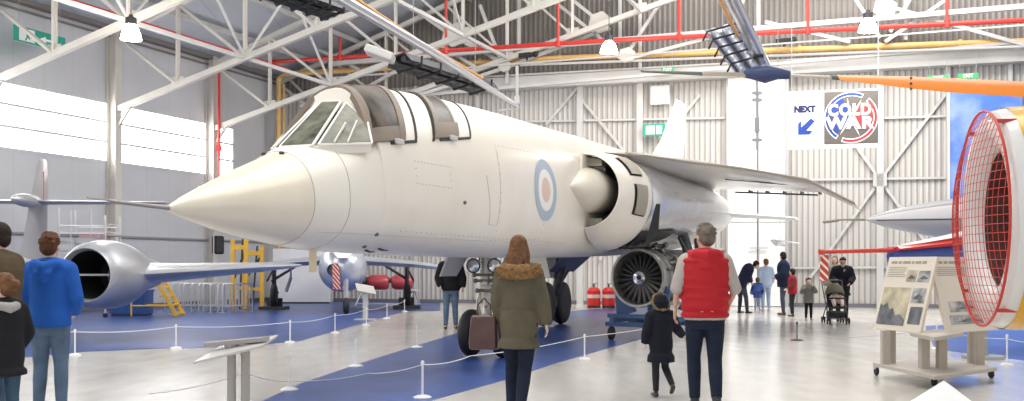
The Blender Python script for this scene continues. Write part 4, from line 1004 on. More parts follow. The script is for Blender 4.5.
for i, p_ in enumerate(o.data.polygons):
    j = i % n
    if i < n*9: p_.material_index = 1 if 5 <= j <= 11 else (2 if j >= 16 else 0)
b = MB(); b.path([WN+WA*.02, WN+WA*.5, WN+WA*.82-UP*.03], [.022,.014,.012], 8); b.tube(WN+WA*.55-UP*.01, WN+WA*.84-UP*.04, .024); b.build('pitot_boom', mat('olive_boom',(.30,.28,.2),.5), t, smooth=True)
b = MB(); p1 = WN-WA*.1; b.path([WN-WA*f+WS_*0+(CS*0)+(-V((-WS_.x,-WS_.y,0)) if False else V((0,0,0)))+V((WS_.x,WS_.y,0))*0+( -WS_ if WS_.y > 0 else WS_)*(r+.003)-UP*.02 for f, r in ((.15,.075),(.4,.16),(.8,.25),(1.3,.345),(2,.44),(2.8,.52),(4,.6))], .008, 5); b.build('cheat_line', DARK, t)
for f in (4.2, 8.3):
    q_ = WN-WA*f; b = MB(); b.tube(V((q_.x,q_.y,.3)), V((q_.x,q_.y,q_.z-.4)), .06); b.build('gear_strut', GREY, t)
    b = MB(); b.lathe(V((q_.x-.08,q_.y,.3)), V((1,0,0)), [(0,0),(0,.2),(.03,.28),(.08,.3),(.13,.28),(.16,.2),(.16,0)], 20); b.build('wheel', BLACK, t, smooth=True)
# red boom hull
HB = at(893, 248, 14.6); HA = V((-.955,-.29,0)).normalized()
t = thing('blue_red_aircraft', 'low blue and red aircraft nose with long red boom behind the notice boards', 'aircraft', V((HB.x+3,HB.y+1,0)), world=True)
b = MB(); b.path([HB-UP*.03, at(822,252,14.3)], [.035,.028], 10); b.lathe(at(822,252,14.3), HA, [(-.03,.04),(.04,.04)], 10, True, True); b.build('nose_boom', mat('boom_red',(.62,.06,.04),.4), t, smooth=True)
HN = V((-HA.y,HA.x,0)); HN = HN if HN.y < 0 else -HN
def hull(z_up, z_lo, dep, m, name, off=0.0):
    b = MB(); R = []
    for f, k in ((0,.0),(1.0,1.0),(2.4,2.0),(4.5,3.2)):
        tz = z_up(f); bz = z_lo(f); w_ = .15+.22*f*.5
        c = HB-HA*f
        R.append([V((c.x,c.y,tz))+HN*(w_*.55+off), V((c.x,c.y,(tz+bz)/2))+HN*(w_+off), V((c.x,c.y,bz))+HN*(w_*.8+off), V((c.x,c.y,bz))-HN*(w_*.8+off), V((c.x,c.y,(tz+bz)/2))-HN*(w_+off), V((c.x,c.y,tz))-HN*(w_*.55+off)])
    b.rings(R, True, True, True); return b.build(name, m, t, smooth=20)
hz = HB.z
hull(lambda f: hz-.0+.10*f, lambda f: hz-.22-.01*f, 0, mat('hull_deep_blue',(.04,.07,.30),.3,coat=.4), 'hull')
hull(lambda f: hz+.02+.13*f, lambda f: hz-.04+.08*f, 0, mat('hull_red_top',(.70,.05,.03),.3,coat=.4), 'red_stripe', .012)
hull(lambda f: hz+.0+.20*f, lambda f: hz+.02+.12*f, 0, mat('hull_white_top',(.82,.82,.82),.3), 'upper_deck', -.05)
b = MB(); q_ = HB-HA*1.25+HN*.36; b.ell(q_-UP*.12, (.14,.05,.012)); b.build('vent_slot', DARK, t)
for f in (1.6, 4.2):
    q_ = HB-HA*f; b = MB(); b.tube(V((q_.x,q_.y,0)), V((q_.x,q_.y,hz-.2)), .07); b.lathe(V((q_.x,q_.y,0)), UP, [(0,.3),(.05,.3),(.06,.08)], 20, True, False); b.build('support_post', GREY, t, smooth=True)
p = at(824.5, 255, 14.3); k = MB(); k.prism([p+V((-.055,0,0)), p+V((.06,0,0)), p+V((.055,0,-.37)), p+V((-.07,0,-.37))], V((0,.006,0))); o = k.build('warning_flag', STR); tag(o, 'orange and white striped flag hanging from the red boom tip', 'flag')
# far helicopter and glider shapes in the glare
HW = mat('white_glider_skin',(.90,.90,.90),.35)
p = at(786, 242, 29); t = thing('small_white_aeroplane', 'small white tailplane shape hanging in front of the white doors', 'model aircraft', p, world=True)
k = MB(); airfoil(k, [(at(770,240,29), V((.45,.4,0)), .05), (at(797,243,29), V((.2,.25,0)), .03)]); k.build('wing', HW, t, smooth=True)
k = MB(); k.path([at(771,240,29), at(776,243,29), at(786,246,29.4)], [.03,.09,.03], 8); k.build('fuselage', HW, t, smooth=True)
k = MB(); k.tube(at(780,241,29.1), at(780,60,29.1), .008, n=5); k.build('suspension_wire', GREY, t)
# ------------------------------------------------------------------ signs
GREEN = mat('safety_green', (.02,.36,.25), .5); SIGNW = mat('sign_white', (.86,.88,.87), .5)
def sign_box(name, lb, c, w_, h, face_x, m=GREEN, hang=None, cat='sign', th=.04):
    t = thing(name, lb, cat, c, world=True); x = V(face_x).normalized(); n_ = x.cross(UP).normalized(); n_ = n_ if n_.dot(V((0,0,EYE))-V(c)) > 0 else -n_
    k = MB(); k.box(c, (w_, th, h), Matrix((x, n_, UP)).transposed()); k.build('board', m, t)
    if hang:
        for s in (-.4,.4): 
            k = MB(); k.tube(V(c)+x*w_*s+UP*h/2, V(c)+x*w_*s+UP*(h/2+hang), .008, n=5); k.build('hanger', GREY, t)
    return t, x, n_
c = onleft(40, 39, .9)
t, x, n_ = sign_box('emergency_exit_sign', 'green emergency arrow sign hanging by the left wall under the roof', c, 1.75, .42, -LD, hang=.8)
x = -x if x.x < 0 else x
k = MB(); q_ = c+n_*.025-x*.42; k.prism([q_-x*.30-UP*.17, q_+x*.22-UP*.17, q_+x*.22+UP*.17, q_-x*.30+UP*.17], n_*.005); k.build('pictogram_field', SIGNW, t)
k = MB(); q_ = c+n_*.025+x*.25; k.prism([q_-x*.28, q_-x*.08+UP*.09, q_-x*.08+UP*.03, q_+x*.26+UP*.03, q_+x*.26-UP*.03, q_-x*.08-UP*.03, q_-x*.08-UP*.09], n_*.006); k.build('arrow', SIGNW, t)
k = MB(); q_ = c+n_*.034-x*.45; k.tube(q_+UP*.10, q_-UP*.02, .035); k.path([q_-UP*.02,q_-UP*.15-x*.07], .02, 6); k.path([q_-UP*.02,q_-UP*.09+x*.08], .02, 6); k.path([q_+UP*.05,q_+UP*.02+x*.10],.015,6); k.ell(q_+UP*.14,(.03,.03,.03),n=8,m=6); k.build('running_figure', GREEN, t)
c = onback(654, 130, .4)
t, x, n_ = sign_box('emergency_exit_sign', 'green and white running figure sign on the back wall left of the white doors', c, .78, .42, BD)
k = MB(); q_ = c+n_*.025-x*.02; k.prism([q_-x*.26-UP*.15, q_+x*.05-UP*.15, q_+x*.05+UP*.15, q_-x*.26+UP*.15], n_*.006); k.prism([q_+x*.10-UP*.15, q_+x*.3-UP*.15, q_+x*.3+UP*.15, q_+x*.10+UP*.15], n_*.006); k.build('pictogram_field', SIGNW, t)
for (xx, yy, w_, lb) in ((667.5,70,.42,'small green exit sign on the door head beam above the running figure sign'),(938,78,.62,'green exit sign hanging behind the orange rotor blade'),(968,76,.6,'green exit sign at the far right near the rotor blade')):
    c = onback(xx, yy, .95); t, x, n_ = sign_box('exit_sign', lb, c, w_, .17, BD, mat('exit_green',(.05,.40,.14),.5), hang=.6)
    text_mesh('lettering', 'EXIT', .15, SIGNW, t, frame4(c+n_*.024, x, UP), bold=.004, extrude=.002)
c = onback(660, 95, .3); k = MB(); k.box(c, (.66,.06,.66), Matrix((BD,BN,UP)).transposed()); tag(k.build('blank_notice', mat('pale_notice',(.74,.72,.72),.5), bevel=.01), 'plain pale square board fixed high on the corrugated back wall', 'board')
# NEXT / COLD WAR banner
d_ = 29.5
P00, P10, P11, P01 = at(789,149.5,d_+.3), at(881,146,d_-.3), at(881,89,d_-.3), at(789,92.5,d_+.3)
c = (P00+P10+P11+P01)/4; bx = (P10-P00).normalized(); bx.z = 0; bx.normalize(); bn = bx.cross(UP); bn = bn if bn.y < 0 else -bn
W_ = (P10-P00).length; H_ = 1.72
t = thing('cold_war_banner', 'white banner reading NEXT with blue arrow and a Cold War roundel on grey', 'banner', c, world=True)
def bp(u, v, o=0): return c+bx*(u*W_)+UP*(v*H_)+bn*o        # u,v in -.5 .. .5
Mb = lambda u, v, o: frame4(bp(u,v,o), bx, UP)
k = MB(); k.prism([bp(-.5,-.5),bp(.5,-.5),bp(.5,.5),bp(-.5,.5)], bn*.02); k.build('panel', mat('banner_white',(.88,.88,.88),.5), t)
GB = mat('banner_grey', (.115,.10,.09), .5); BB = mat('banner_blue', (.012,.05,.30), .5); BR = mat('banner_red', (.60,.03,.035), .5); BW_ = mat('banner_letter_white', (.9,.9,.9), .5)
k = MB(); k.prism([bp(-.115,-.43,.022),bp(.47,-.43,.022),bp(.47,.47,.022),bp(-.115,.47,.022)], bn*.004); k.build('grey_field', GB, t)
text_mesh('lettering', 'NEXT', .40, mat('banner_navy',(.012,.022,.09),.5), t, Mb(-.325,.19,.026), bold=.03, extrude=.003, fit=(.62,.21))
k = MB(); u0, v0 = -.31, -.10
A = lambda a, b_: bp(u0+a, v0+b_*W_/H_, .024)
k.prism([A(-.085,-.085),A(.055,-.085),A(.085,-.055),A(-.005,-.055),A(.085,.035),A(.045,.075),A(-.055,-.025),A(-.055,.055),A(-.085,.085-.06)][0:0] or [A(-.09,-.10),A(.04,-.10),A(.075,-.055),A(.0,-.055),A(.095,.05),A(.05,.085),A(-.055,-.015),A(-.055,.06),A(-.09,.03)], bn*.004); k.build('arrow', BB, t)
def ring_sector(r0, r1, a0, a1, o, m, name, cu=.178, cv=.02, n=30):
    k = MB(); ctr = bp(cu, cv, o); pts = []
    for i in range(n+1):
        a = radians(a0+(a1-a0)*i/n); pts.append(ctr+bx*r1*cos(a)+UP*r1*sin(a))
    for i in range(n, -1, -1):
        a = radians(a0+(a1-a0)*i/n); pts.append(ctr+bx*r0*cos(a)+UP*r0*sin(a))
    n2 = n+1; fs = []
    for i in range(n):
        fs.append((i, i+1, 2*n2-2-i, 2*n2-1-i))
    k.add(pts+[p+bn*.004 for p in pts], fs+[tuple(q+2*n2 for q in f)[::-1] for f in fs]); return k.build(name, m, t)
Rr = .74
ring_sector(Rr*.85, Rr*1.02, 62, 236, .027, BW_, 'emblem_outline'); ring_sector(Rr*.88, Rr*.98, 64, 234, .032, BB, 'emblem_blue_arc')
ring_sector(Rr*.84, Rr*1.02, -112, 48, .027, BW_, 'emblem_outline'); ring_sector(Rr*.88, Rr*.98, -110, 46, .032, BR, 'emblem_red_arc')
ring_sector(.0, Rr*.83, 112, 230, .027, BB, 'emblem_blue_field'); ring_sector(.0, Rr*.83, -40, 50, .027, BR, 'emblem_red_field')
k = MB(); ctr = bp(.178,.02,.031)
for a in (100, 62, -68, -120):
    r = radians(a); e = ctr+bx*cos(r)*Rr*.86+UP*sin(r)*Rr*.80; s_ = bx*-sin(r)*.06+UP*cos(r)*.06; k.prism([ctr+s_, ctr-s_, e], bn*.004)
k.build('emblem_star_points', BW_, t)
for nm, m_, z_, ex in (('lettering_shadow', GB, .037, .055), ('lettering', BW_, .043, 0)):
    bd = .028 if ex == 0 else .05
    text_mesh(nm, 'COLD', .6, m_, t, Mb(.162,.155,z_), bold=bd, extrude=.001, fit=(1.20+ex*1.4,.36+ex), sp=1.18)
    text_mesh(nm, 'WAR', .6, m_, t, Mb(.165,-.070,z_), bold=bd, extrude=.001, fit=(1.38+ex*1.4,.37+ex), sp=1.18)
for u in (-.47,.47):
    k = MB(); p = bp(u,.5); k.tube(p, V((p.x,p.y,p.z+2.0)), .01, n=5); k.build('hanger', GREY, t)
# sky blue mural panel on the right
SKYM = bpy.data.materials.new('cloudy_sky_mural'); SKYM.use_nodes = True; nt = SKYM.node_tree; tc = nt.nodes.new('ShaderNodeTexCoord'); nn = nt.nodes.new('ShaderNodeTexNoise'); nn.inputs['Scale'].default_value = .55; nn.inputs['Detail'].default_value = 7
cr = nt.nodes.new('ShaderNodeValToRGB'); cr.color_ramp.elements[0].position = .45; cr.color_ramp.elements[0].color = (.07,.17,.56,1); cr.color_ramp.elements[1].position = .8; cr.color_ramp.elements[1].color = (.50,.60,.80,1)
nt.links.new(tc.outputs['Object'], nn.inputs['Vector']); nt.links.new(nn.outputs['Fac'], cr.inputs[0]); nt.links.new(cr.outputs[0], nt.nodes['Principled BSDF'].inputs['Base Color']); nt.nodes['Principled BSDF'].inputs['Roughness'].default_value = .5
a = onback(948.5,306,.9); b_ = onback(1100,306,.9)
t = thing('sky_mural', 'tall blue cloudy sky mural panel behind the red wire guard', 'mural', V((a.x,a.y,0)), world=True)
k = MB(); k.prism([V((a.x,a.y,.05)), V((b_.x,b_.y,.05)), V((b_.x,b_.y,7.0)), V((a.x,a.y,7.0))], -BN*.06); k.build('panel', SKYM, t)
k = MB(); k.beam(V((a.x,a.y,.05)), V((a.x,a.y,7.0)), .08, .1, up=BN); k.build('frame', STEELW, t)

# ------------------------------------------------------------------ notice boards on castered base
DB = V((at(935,385,11.8).x, 11.9, 0))
t = thing('notice_board_stand', 'wheeled wooden stand with two sloping notice boards of old photographs', 'display stand', DB, world=True)
BDM = mat('cream_notice_board', (.74,.68,.58), .5, var=.02); POSTM = mat('greige_post_paint', (.50,.46,.40), .5, var=.04)
PH1 = mat('photo_sepia', (.55,.50,.36), .5, var=.5, scale=5); PH2 = mat('photo_grey', (.42,.42,.42), .5, var=.7, scale=9); PH3 = mat('photo_dark', (.16,.17,.19), .5, var=.6, scale=6)
TXT = mat('notice_print', (.35,.31,.26), .6)
def board(TL, TR_, BR_, BL, items, nm='notice_board', head=None):
    nrm = (TR_-TL).cross(TL-BL).normalized(); nrm = nrm if nrm.dot(V((0,0,EYE))-TL) > 0 else -nrm
    k = MB(); k.prism([BL,BR_,TR_,TL], -nrm*.035); bo = k.build(nm, BDM, t)
    def pt(u, v, o=0): return (TL*(1-u)+TR_*u)*(1-v)+(BL*(1-u)+BR_*u)*v+nrm*o
    for u0, v0, u1, v1, m, nme in items:
        if nme == 'text_block':
            k = MB(); n = max(2, int((v1-v0)/.022))
            for i in range(n):
                v = v0+(v1-v0)*i/n; e = u1-(.04 if i % 4 == 3 else 0); k.prism([pt(u0,v+.008,.002),pt(e,v+.008,.002),pt(e,v,.002),pt(u0,v,.002)], nrm*.001)
            k.build(nme, m, bo)
        elif nme == 'landscape_photograph':
            k = MB(); k.prism([pt(u0,v1,.002),pt(u1,v1,.002),pt(u1,v0,.002),pt(u0,v0,.002)], nrm*.002); ph = k.build(nme, m, bo)
            pts = [(0,1),(0,.45),(.12,.5),(.25,.42),(.38,.6),(.5,.55),(.62,.75),(.8,.7),(1,.85),(1,1)]
            k = MB(); k.prism([pt(u0+(u1-u0)*a,v0+(v1-v0)*b_,.005) for a, b_ in pts], nrm*.001); k.build('notice_print', PH3, bo)
        else:
            k = MB(); k.prism([pt(u0,v1,.002),pt(u1,v1,.002),pt(u1,v0,.002),pt(u0,v0,.002)], nrm*.002); k.build(nme, m, bo)
            if nme == 'photograph':
                pu, pv = u0+(u1-u0)*.12, v0+(v1-v0)*.4; qu, qv = u0+(u1-u0)*.85, v0+(v1-v0)*.75
                k = MB(); k.prism([pt(pu,qv,.005),pt(qu,qv,.005),pt(qu,pv+.03,.005),pt((pu+qu)/2,pv,.005),pt(pu+.03,pv+.04,.005)], nrm*.001); k.build('photographed_subject', PH3, bo)
    return bo, pt, nrm
def HEAD():     # illegible heading print: a row of small dark word blocks
    k = MB(); u = .08
    for w_ in (.13,.07,.16,.05,.12,.09):
        k.prism([pt(u,.095,.002),pt(u+w_,.095,.002),pt(u+w_,.060,.002),pt(u,.060,.002)], nr*.001); u += w_+.025
    k.build('heading_print', TXT, bo)
BL_ = at(873,329,12.6); BR1 = at(920,333.5,11.8); e_ = BR1-BL_; e_.z = 0; BL_.z = .61; pn = V((-e_.y,e_.x,0)).normalized(); TL_ = BL_+pn*.25+UP*.90
BL2 = at(948,333.5,11.8); BR2 = at(1001,329,12.4); e2 = BR2-BL2; e2.z = 0; BL2.z = .61; pn = V((-e2.y,e2.x,0)).normalized(); TL2 = BL2+pn*.25+UP*.90
bo, pt, nr = board(TL_, TL_+e_, BL_+e_, BL_,
    [(.05,.14,.44,.29,TXT,'text_block'),(.47,.18,.68,.34,PH1,'photograph'),(.71,.19,.95,.34,PH2,'photograph'),(.05,.42,.63,.93,PH1,'landscape_photograph'),(.67,.42,.94,.62,PH2,'photograph'),(.70,.67,.95,.90,PH3,'photograph')])
HEAD()
bo, pt, nr = board(TL2, TL2+e2, BL2+e2, BL2,
    [(.06,.14,.62,.27,TXT,'text_block'),(.66,.19,.95,.34,PH2,'photograph'),(.14,.60,.80,.74,PH2,'photograph'),(.10,.78,.78,.90,PH2,'photograph'),(.82,.62,.97,.88,PH1,'photograph')])
HEAD()
def gz(x, y, z):   # point at height z above the floor seen at x,y
    d = (EYE-z)*F/(y-HY); return V(((x-CX)/F*d, d, z))
base = [gz(873,366,.14), gz(935,380,.14), gz(997,371,.14), gz(940,360,.14)]
k = MB(); k.prism([base[0], base[1], base[2], base[3]], UP*.045); k.build('base_platform', POSTM, t, bevel=.006)
tops = [at(886,326,12.6), at(934,326,11.95), at(986,326,12.6)]
k = MB(); k.prism([V((q.x,q.y,.57)) for q in (gz(910,336,.57),gz(934,341,.57),gz(964,336,.57),gz(936,332,.57))], UP*.04); k.build('shelf', POSTM, t)
for x, w_, d in ((885,.085,12.35),(892,.07,12.5),(924,.10,11.85),(941.5,.10,11.85),(971,.07,12.5),(979.5,.09,12.3)):
    p = at(x, 350, d); k = MB(); k.beam(V((p.x,p.y,.18)), V((p.x,p.y,.60)), w_, w_); k.build('post', POSTM, t)
for x, y in ((877,375),(935,386),(992,378)):
    g = gd(x, y+.5); g = V((g.x,g.y+.02,0)); k = MB(); k.lathe(g+V((-.02,0,.055)), V((1,0,0)), [(0,.02),(0,.045),(.01,.055),(.03,.055),(.04,.045),(.04,.02)], 16, True, True); k.build('caster', BLACK, t, smooth=True)
    k = MB(); k.tube(g+UP*.06, g+UP*.145, .014); k.box(g+UP*.10, (.06,.05,.04)); k.build('caster_fork', CHROME, t)
# ------------------------------------------------------------------ lecterns
LECM = mat('pale_grey_lectern', (.40,.37,.34), .45, var=.03); LECT = mat('lectern_panel', (.60,.58,.56), .35)
L0 = at(238, 360, 6.9)
t = thing('lectern', 'grey lectern with two round posts seen from behind in the foreground', 'lectern', V((L0.x,6.9,0)), world=True)
for x in (231.5, 245.5):
    p = at(x, 360, 6.9); k = MB(); k.path([V((p.x,p.y,0)), V((p.x,p.y,.78)), V((p.x-.005,p.y,.83)), V((p.x,p.y,.87))], [.031,.031,.036,.06], 16); k.build('post', LECM, t, smooth=True)
k = MB(); a, b_, c_, d_2 = at(193,362,6.6), at(222,345,7.05), at(278,334.5,7.2), at(262,345,6.75)
k.prism([a, b_, c_, d_2], UP*-.018); k.build('reading_panel', LECT, t, bevel=.004)
k = MB(); k.prism([V((L0.x-.22,6.85,.875)), V((L0.x+.2,6.85,.915)), V((L0.x+.2,6.98,.915)), V((L0.x-.22,6.98,.875))], UP*-.03); k.build('panel_bracket', LECM, t); k = MB(); k.box(V((L0.x,6.9,.02)), (.5,.3,.04)); k.build('base_plate', LECM, t)
g = gd(365.5, 320)
t = thing('lectern', 'small white lectern facing the silver jet on the blue floor', 'lectern', g, world=True)
k = MB(); k.rbox(g+UP*.015, (.55,.4,.03)); k.build('base_plate', LECT, t)
k = MB(); k.rbox(g+UP*.35, (.13,.10,.66)); k.build('post', LECT, t, bevel=.01)
k = MB(); R = Matrix.Rotation(.35,3,'Z') @ Matrix.Rotation(radians(32),3,'X') @ Matrix.Rotation(radians(12),3,'Y'); k.box(g+UP*.80, (.50,.36,.03), R); k.build('reading_panel', LECT, t, bevel=.005)
p0 = at(944, 380, 4.9)
t = thing('lectern', 'white lectern corner poking into the bottom of the picture by the notice boards', 'lectern', V((p0.x,4.6,0)), world=True)
k = MB(); k.prism([p0, at(972,401,4.4), at(948,440,4.0), at(905,404,4.5)], UP*-.02); k.build('reading_panel', SIGNW, t, bevel=.003)
k = MB(); q_ = at(942,405,4.45); k.tube(V((q_.x,q_.y,0)), V((q_.x,q_.y,q_.z-.02)), .03); k.box(V((q_.x,q_.y,.015)), (.35,.35,.03)); k.build('post', LECM, t, smooth=True)
# ------------------------------------------------------------------ low rope barriers
WPOST = mat('white_barrier_post', (.84,.84,.84), .35); CLR = mat('clear_post', (.8,.85,.88), .1, alpha=.35)
BPOST = mat('black_barrier_post', (.03,.03,.03), .4)
def stanchion(x, y, h, lb, m=WPOST, grp='low barrier posts', base=.10):
    g = gd(x, y); t = thing('barrier_post', lb, 'barrier post', g, group=grp, world=True)
    k = MB(); k.lathe(g, UP, [(0,base),(.012,base),(.03,base*.6),(.035,.02)], 20, True, True); k.build('base', WPOST if m is CLR else m, t, smooth=True)
    k = MB(); k.tube(g+UP*.03, g+UP*h, .012, n=10); k.build('pole', m, t, smooth=True)
    k = MB(); k.lathe(g+UP*h, UP, [(-.03,.018),(.0,.02),(.012,.012)], 12, True, True); k.build('cap', m, t, smooth=True)
    return g+UP*(h-.03)
def rope(pts, lb, r=.006, m=WPOST, sag=.04):
    k = MB(); out = []
    for a, b_ in zip(pts[:-1], pts[1:]):
        for i in range(13):
            s_ = i/12
            if i == 12 and b_ is not pts[-1]: continue
            out.append(a*(1-s_)+b_*s_-UP*sag*4*s_*(1-s_))
    k.path(out, r, 6); tag(k.build('barrier_rope', m, smooth=True), lb, 'rope')
D = [('low white post beside the boy in blue',75,355.5,.40),('low white post under the grey wing',176,348.5,.40),('low white post between the lectern and the silver jet',290,342.5,.40),
     ('low white post in front of the silver jet nose wheel',335,333,.40),('low white post just right of the small lectern',366.5,325,.40),('low white post in front of the red cylinders',387,318.5,.38),('low white post at the far end of the white path',404.5,311.5,.35)]
P = [stanchion(x, y, h, lb) for lb, x, y, h in D]
rope([at(-20,331,14.5)]+P, 'thin white rope along the far edge of the white path', .006)
g0 = V((at(200,401,8.9).x, 8.9, .38))
E = [stanchion(245,404,.40,'low white post behind the grey twin post lectern'), stanchion(289.5,390,.10+.28,'low clear post at the bottom edge of the white path', CLR), stanchion(422.5,398,.385,'low white post in front of the nose wheels'),]
stanchion(356,366.5,.38,'low clear post in the middle of the blue strip', CLR); stanchion(417,347.5,.38,'low clear post left of the nose wheels', CLR)
G_ = stanchion(584.5,359.5,.37,'low white post right of the woman in the parka')
gx = stanchion(690,337,.36,'low white post behind the child beside the engine trolley')
rope([V((at(150,425,8).x,8,.38)), E[0]-UP*.05, gd(289.5,390)+UP*.10, gd(368,378)+UP*.09*0+UP*.06, E[2], at(470,356,11.5), G_, gx], 'thin white rope curving past the nose wheels to the engine', .005, sag=.03)
T1 = stanchion(797,340.5,.34,'low black post near the pushchair on the white floor', BPOST, base=.12)
T2 = stanchion(937,349,.38,'low white post left of the notice board castors', WPOST)
T3 = stanchion(1007,365,.42,'low white post below the wire guard', WPOST)
rope([T1-UP*.02, gd(835,345)+UP*.12, T2-UP*.02], 'thin dark rope from the black post to the notice boards', .005, mat('grey_rope',(.40,.38,.36),.6), sag=.02)
rope([T2-UP*.02, T3-UP*.02, at(1060,341,13)], 'thin white rope behind the notice boards', .005)
# ------------------------------------------------------------------ people
def vox(mb, name, m, parent, size, smooth=4, mats=None):
    o = mb.build(name+'_src', m)
    r = o.modifiers.new('r', 'REMESH'); r.mode = 'VOXEL'; r.voxel_size = size; r.use_smooth_shade = True
    s = o.modifiers.new('s', 'SMOOTH'); s.factor = .5; s.iterations = smooth
    bpy.context.view_layer.update()
    me = bpy.data.meshes.new_from_object(o.evaluated_get(bpy.context.evaluated_depsgraph_get()))
    bpy.data.objects.remove(o); me.name = name
    me.shade_smooth()
    n = bpy.data.objects.new(name, me); COL.objects.link(n); n.parent = parent; return n
def cloth(name, col, rough=.85, var=.12, scale=8, bump=.25, bscale=14):
    return mat(name, col, rough, 0, var=var, scale=scale, bump=bump, bscale=bscale, spec=.2)
SKIN = mat('skin', (.66,.40,.29), .5, var=.05); SKINP = mat('skin_pale', (.74,.50,.40), .5, var=.05)
EYE_M = mat('eye_dark', (.05,.04,.035), .2); MOUTH = mat('lips', (.50,.20,.17), .5)
def person(name_label, x, d, H, face, P=None, skin=SKIN, hair=None, hairstyle='short', top=None, trousers=None, shoes=None, vx=.014, head=1.0, wide=1.0, coat_len=.0, hood=None, vest=None, fine=False, collar=None, group=None, turn=0, nod=0, extra=None, hidden_arms=()):
    """x: image column of the body's middle, d: distance; face: heading in degrees (0 looks away from the camera, 90 to the left)"""
    k = H/1.8
    g = V(((x-CX)/F*d, d, 0)); T = thing('person', name_label, 'person', g, radians(face), group)
    J_ = dict(hipL=(-.09,0,.93), hipR=(.09,0,.93), kneeL=(-.10,.03,.50), kneeR=(.10,.03,.50), ankL=(-.11,0,.09), ankR=(.11,0,.09),
              shL=(-.185,0,1.44), shR=(.185,0,1.44), elL=(-.25,-.03,1.17), elR=(.25,-.03,1.17), wrL=(-.25,.08,.94), wrR=(.25,.08,.94), lean=(0,0), head=(0,.02,1.665), toeL=None, toeR=None)
    if P: J_.update(P)
    lx, ly = J_['lean']
    def S(p, f=None):                 # lean shifts whatever is above the hips
        p = V(p); f = max(0, min(1, (p.z-.95)/.75)) if f is None else f
        return V((p.x+lx*f, p.y+ly*f, p.z))*k
    hd = S((J_['head'][0],J_['head'][1],J_['head'][2]), 1 if J_['lean'] != (0,0) else 0); hs = k*head
    L = {q: (S(J_[q]) if q[:2] in ('sh','el','wr') else V(J_[q])*k) for q in ('hipL','hipR','kneeL','kneeR','ankL','ankR','shL','shR','elL','elR','wrL','wrR')}
    def torso(mb, a, z0=.88, ztop=1.51, flare=0.0, shoulder=True):
        zz = [(.80,.150,.11),(.88,.165,.118),(.98,.168,.12),(1.08,.155,.112),(1.18,.160,.115),(1.28,.172,.122),(1.38,.182,.122),(1.45,.165,.10),(1.50,.10,.08),(1.53,.062,.06)]
        zz = [q for q in zz if z0-1e-6 <= q[0] <= ztop]
        if z0 < .80: zz = [(z0,.165+flare,.13+flare)]+[((z0+.85)/2,.165+flare*.7,.125+flare*.7)]+zz[0:]
        mb.path([S((0,0,q[0])) for q in zz], [((q[1]*wide+a)*k, (q[2]*(wide**.5)+a)*k) for q in zz], 20, side=(1,0,0))
        if shoulder:
            for sd in ('L','R'): mb.ell(L['sh'+sd]+V((0,0,-.005)), ((.062+a)*k,)*3)
            mb.path([L['shL'], S((0,0,1.46)), L['shR']], [(.06+a)*k, (.075+a)*k, (.06+a)*k], 12)
    def arm(mb, a, sd, upto=1.0, w=1.0):
        s_, e, w_ = L['sh'+sd], L['el'+sd], L['wr'+sd]; end = e.lerp(w_, upto)
        mb.path([s_, s_.lerp(e,.5), e], [(.058*w+a)*k, (.050*w+a)*k, (.042*w+a)*k], 12); mb.ell(e, ((.042*w+a)*k,)*3)
        if upto > 0: mb.path([e, e.lerp(end,.35), end], [(.043*w+a)*k, (.042*w+a)*k, ((.027+(1-upto)*.012)*w+a)*k], 12)
    def leg(mb, a, sd, low=.0):
        h, n_, q = L['hip'+sd], L['knee'+sd], L['ank'+sd]; q = n_.lerp(q, 1-low)
        mb.path([h+V((0,0,.03*k)), h.lerp(n_,.4), n_], [(.090+a)*k, (.080+a)*k, (.056+a)*k], 14); mb.ell(n_, ((.056+a)*k,)*3)
        mb.path([n_, n_.lerp(q,.35), q], [(.056+a)*k, (.055+a)*k, (.036+a*1.3)*k], 14)
    # body: one continuous surface
    b = MB(); torso(b, -.012); 
    for sd in 'LR':
        leg(b, -.014, sd); arm(b, -.012 if sd not in () else 0, sd)
        q = L['ank'+sd]; b.path([q, q+V((0,.06,-.045))*k, q+V((0,.13,-.06))*k], [.034*k,.036*k,.028*k], 10)
    b.path([S((0,-.005,1.47),1), hd+V((0,-.01,-.06))*hs], [.056*k, .052*k], 14)
    HR = Matrix.Rotation(radians(turn),3,'Z') @ Matrix.Rotation(radians(nod),3,'X')
    def hp(x_, y_, z_): return hd+HR @ (V((x_,y_,z_))*hs)
    b.ell(hp(0,-.005,.03), (.076*hs,.096*hs,.100*hs), HR, 20, 14)                    # cranium
    b.path([hp(0,.012,.01), hp(0,.025,-.05), hp(0,.045,-.098)], [.072*hs,.062*hs,.030*hs], 16)   # jaw
    b.path([hp(0,.085,.025), hp(0,.108,-.010), hp(0,.100,-.026)], [.010*hs,.016*hs,.014*hs], 8)    # nose
    for s_ in (-1,1):
        b.ell(hp(.077*s_,-.005,-.005), (.012*hs,.022*hs,.032*hs), HR, 10, 8); b.ell(hp(.03*s_,.082,.022), (.022*hs,.012*hs,.009*hs), HR, 8, 6)
    # hands: palm, four unequal fingers, thumb from the side of the palm
    for sd in 'LR':
        e, w_ = L['el'+sd], L['wr'+sd]; dr = (w_-e).normalized(); s_ = -1 if sd == 'L' else 1
        hdir = V(J_.get('hand'+sd, dr)).normalized(); fw = V(J_.get('thumb'+sd, (0,1,0))); fw = (fw-hdir*fw.dot(hdir)).normalized(); nrm = hdir.cross(fw)*(-s_ if s_ else 1)
        nrm = nrm.normalized(); hk = k*(.92 if not fine else 1.0)
        b.path([w_-dr*.02*k, w_+hdir*.03*hk, w_+hdir*.085*hk], [(.028*hk,.020*hk),(.038*hk,.017*hk),(.040*hk,.015*hk)], 12, side=fw)
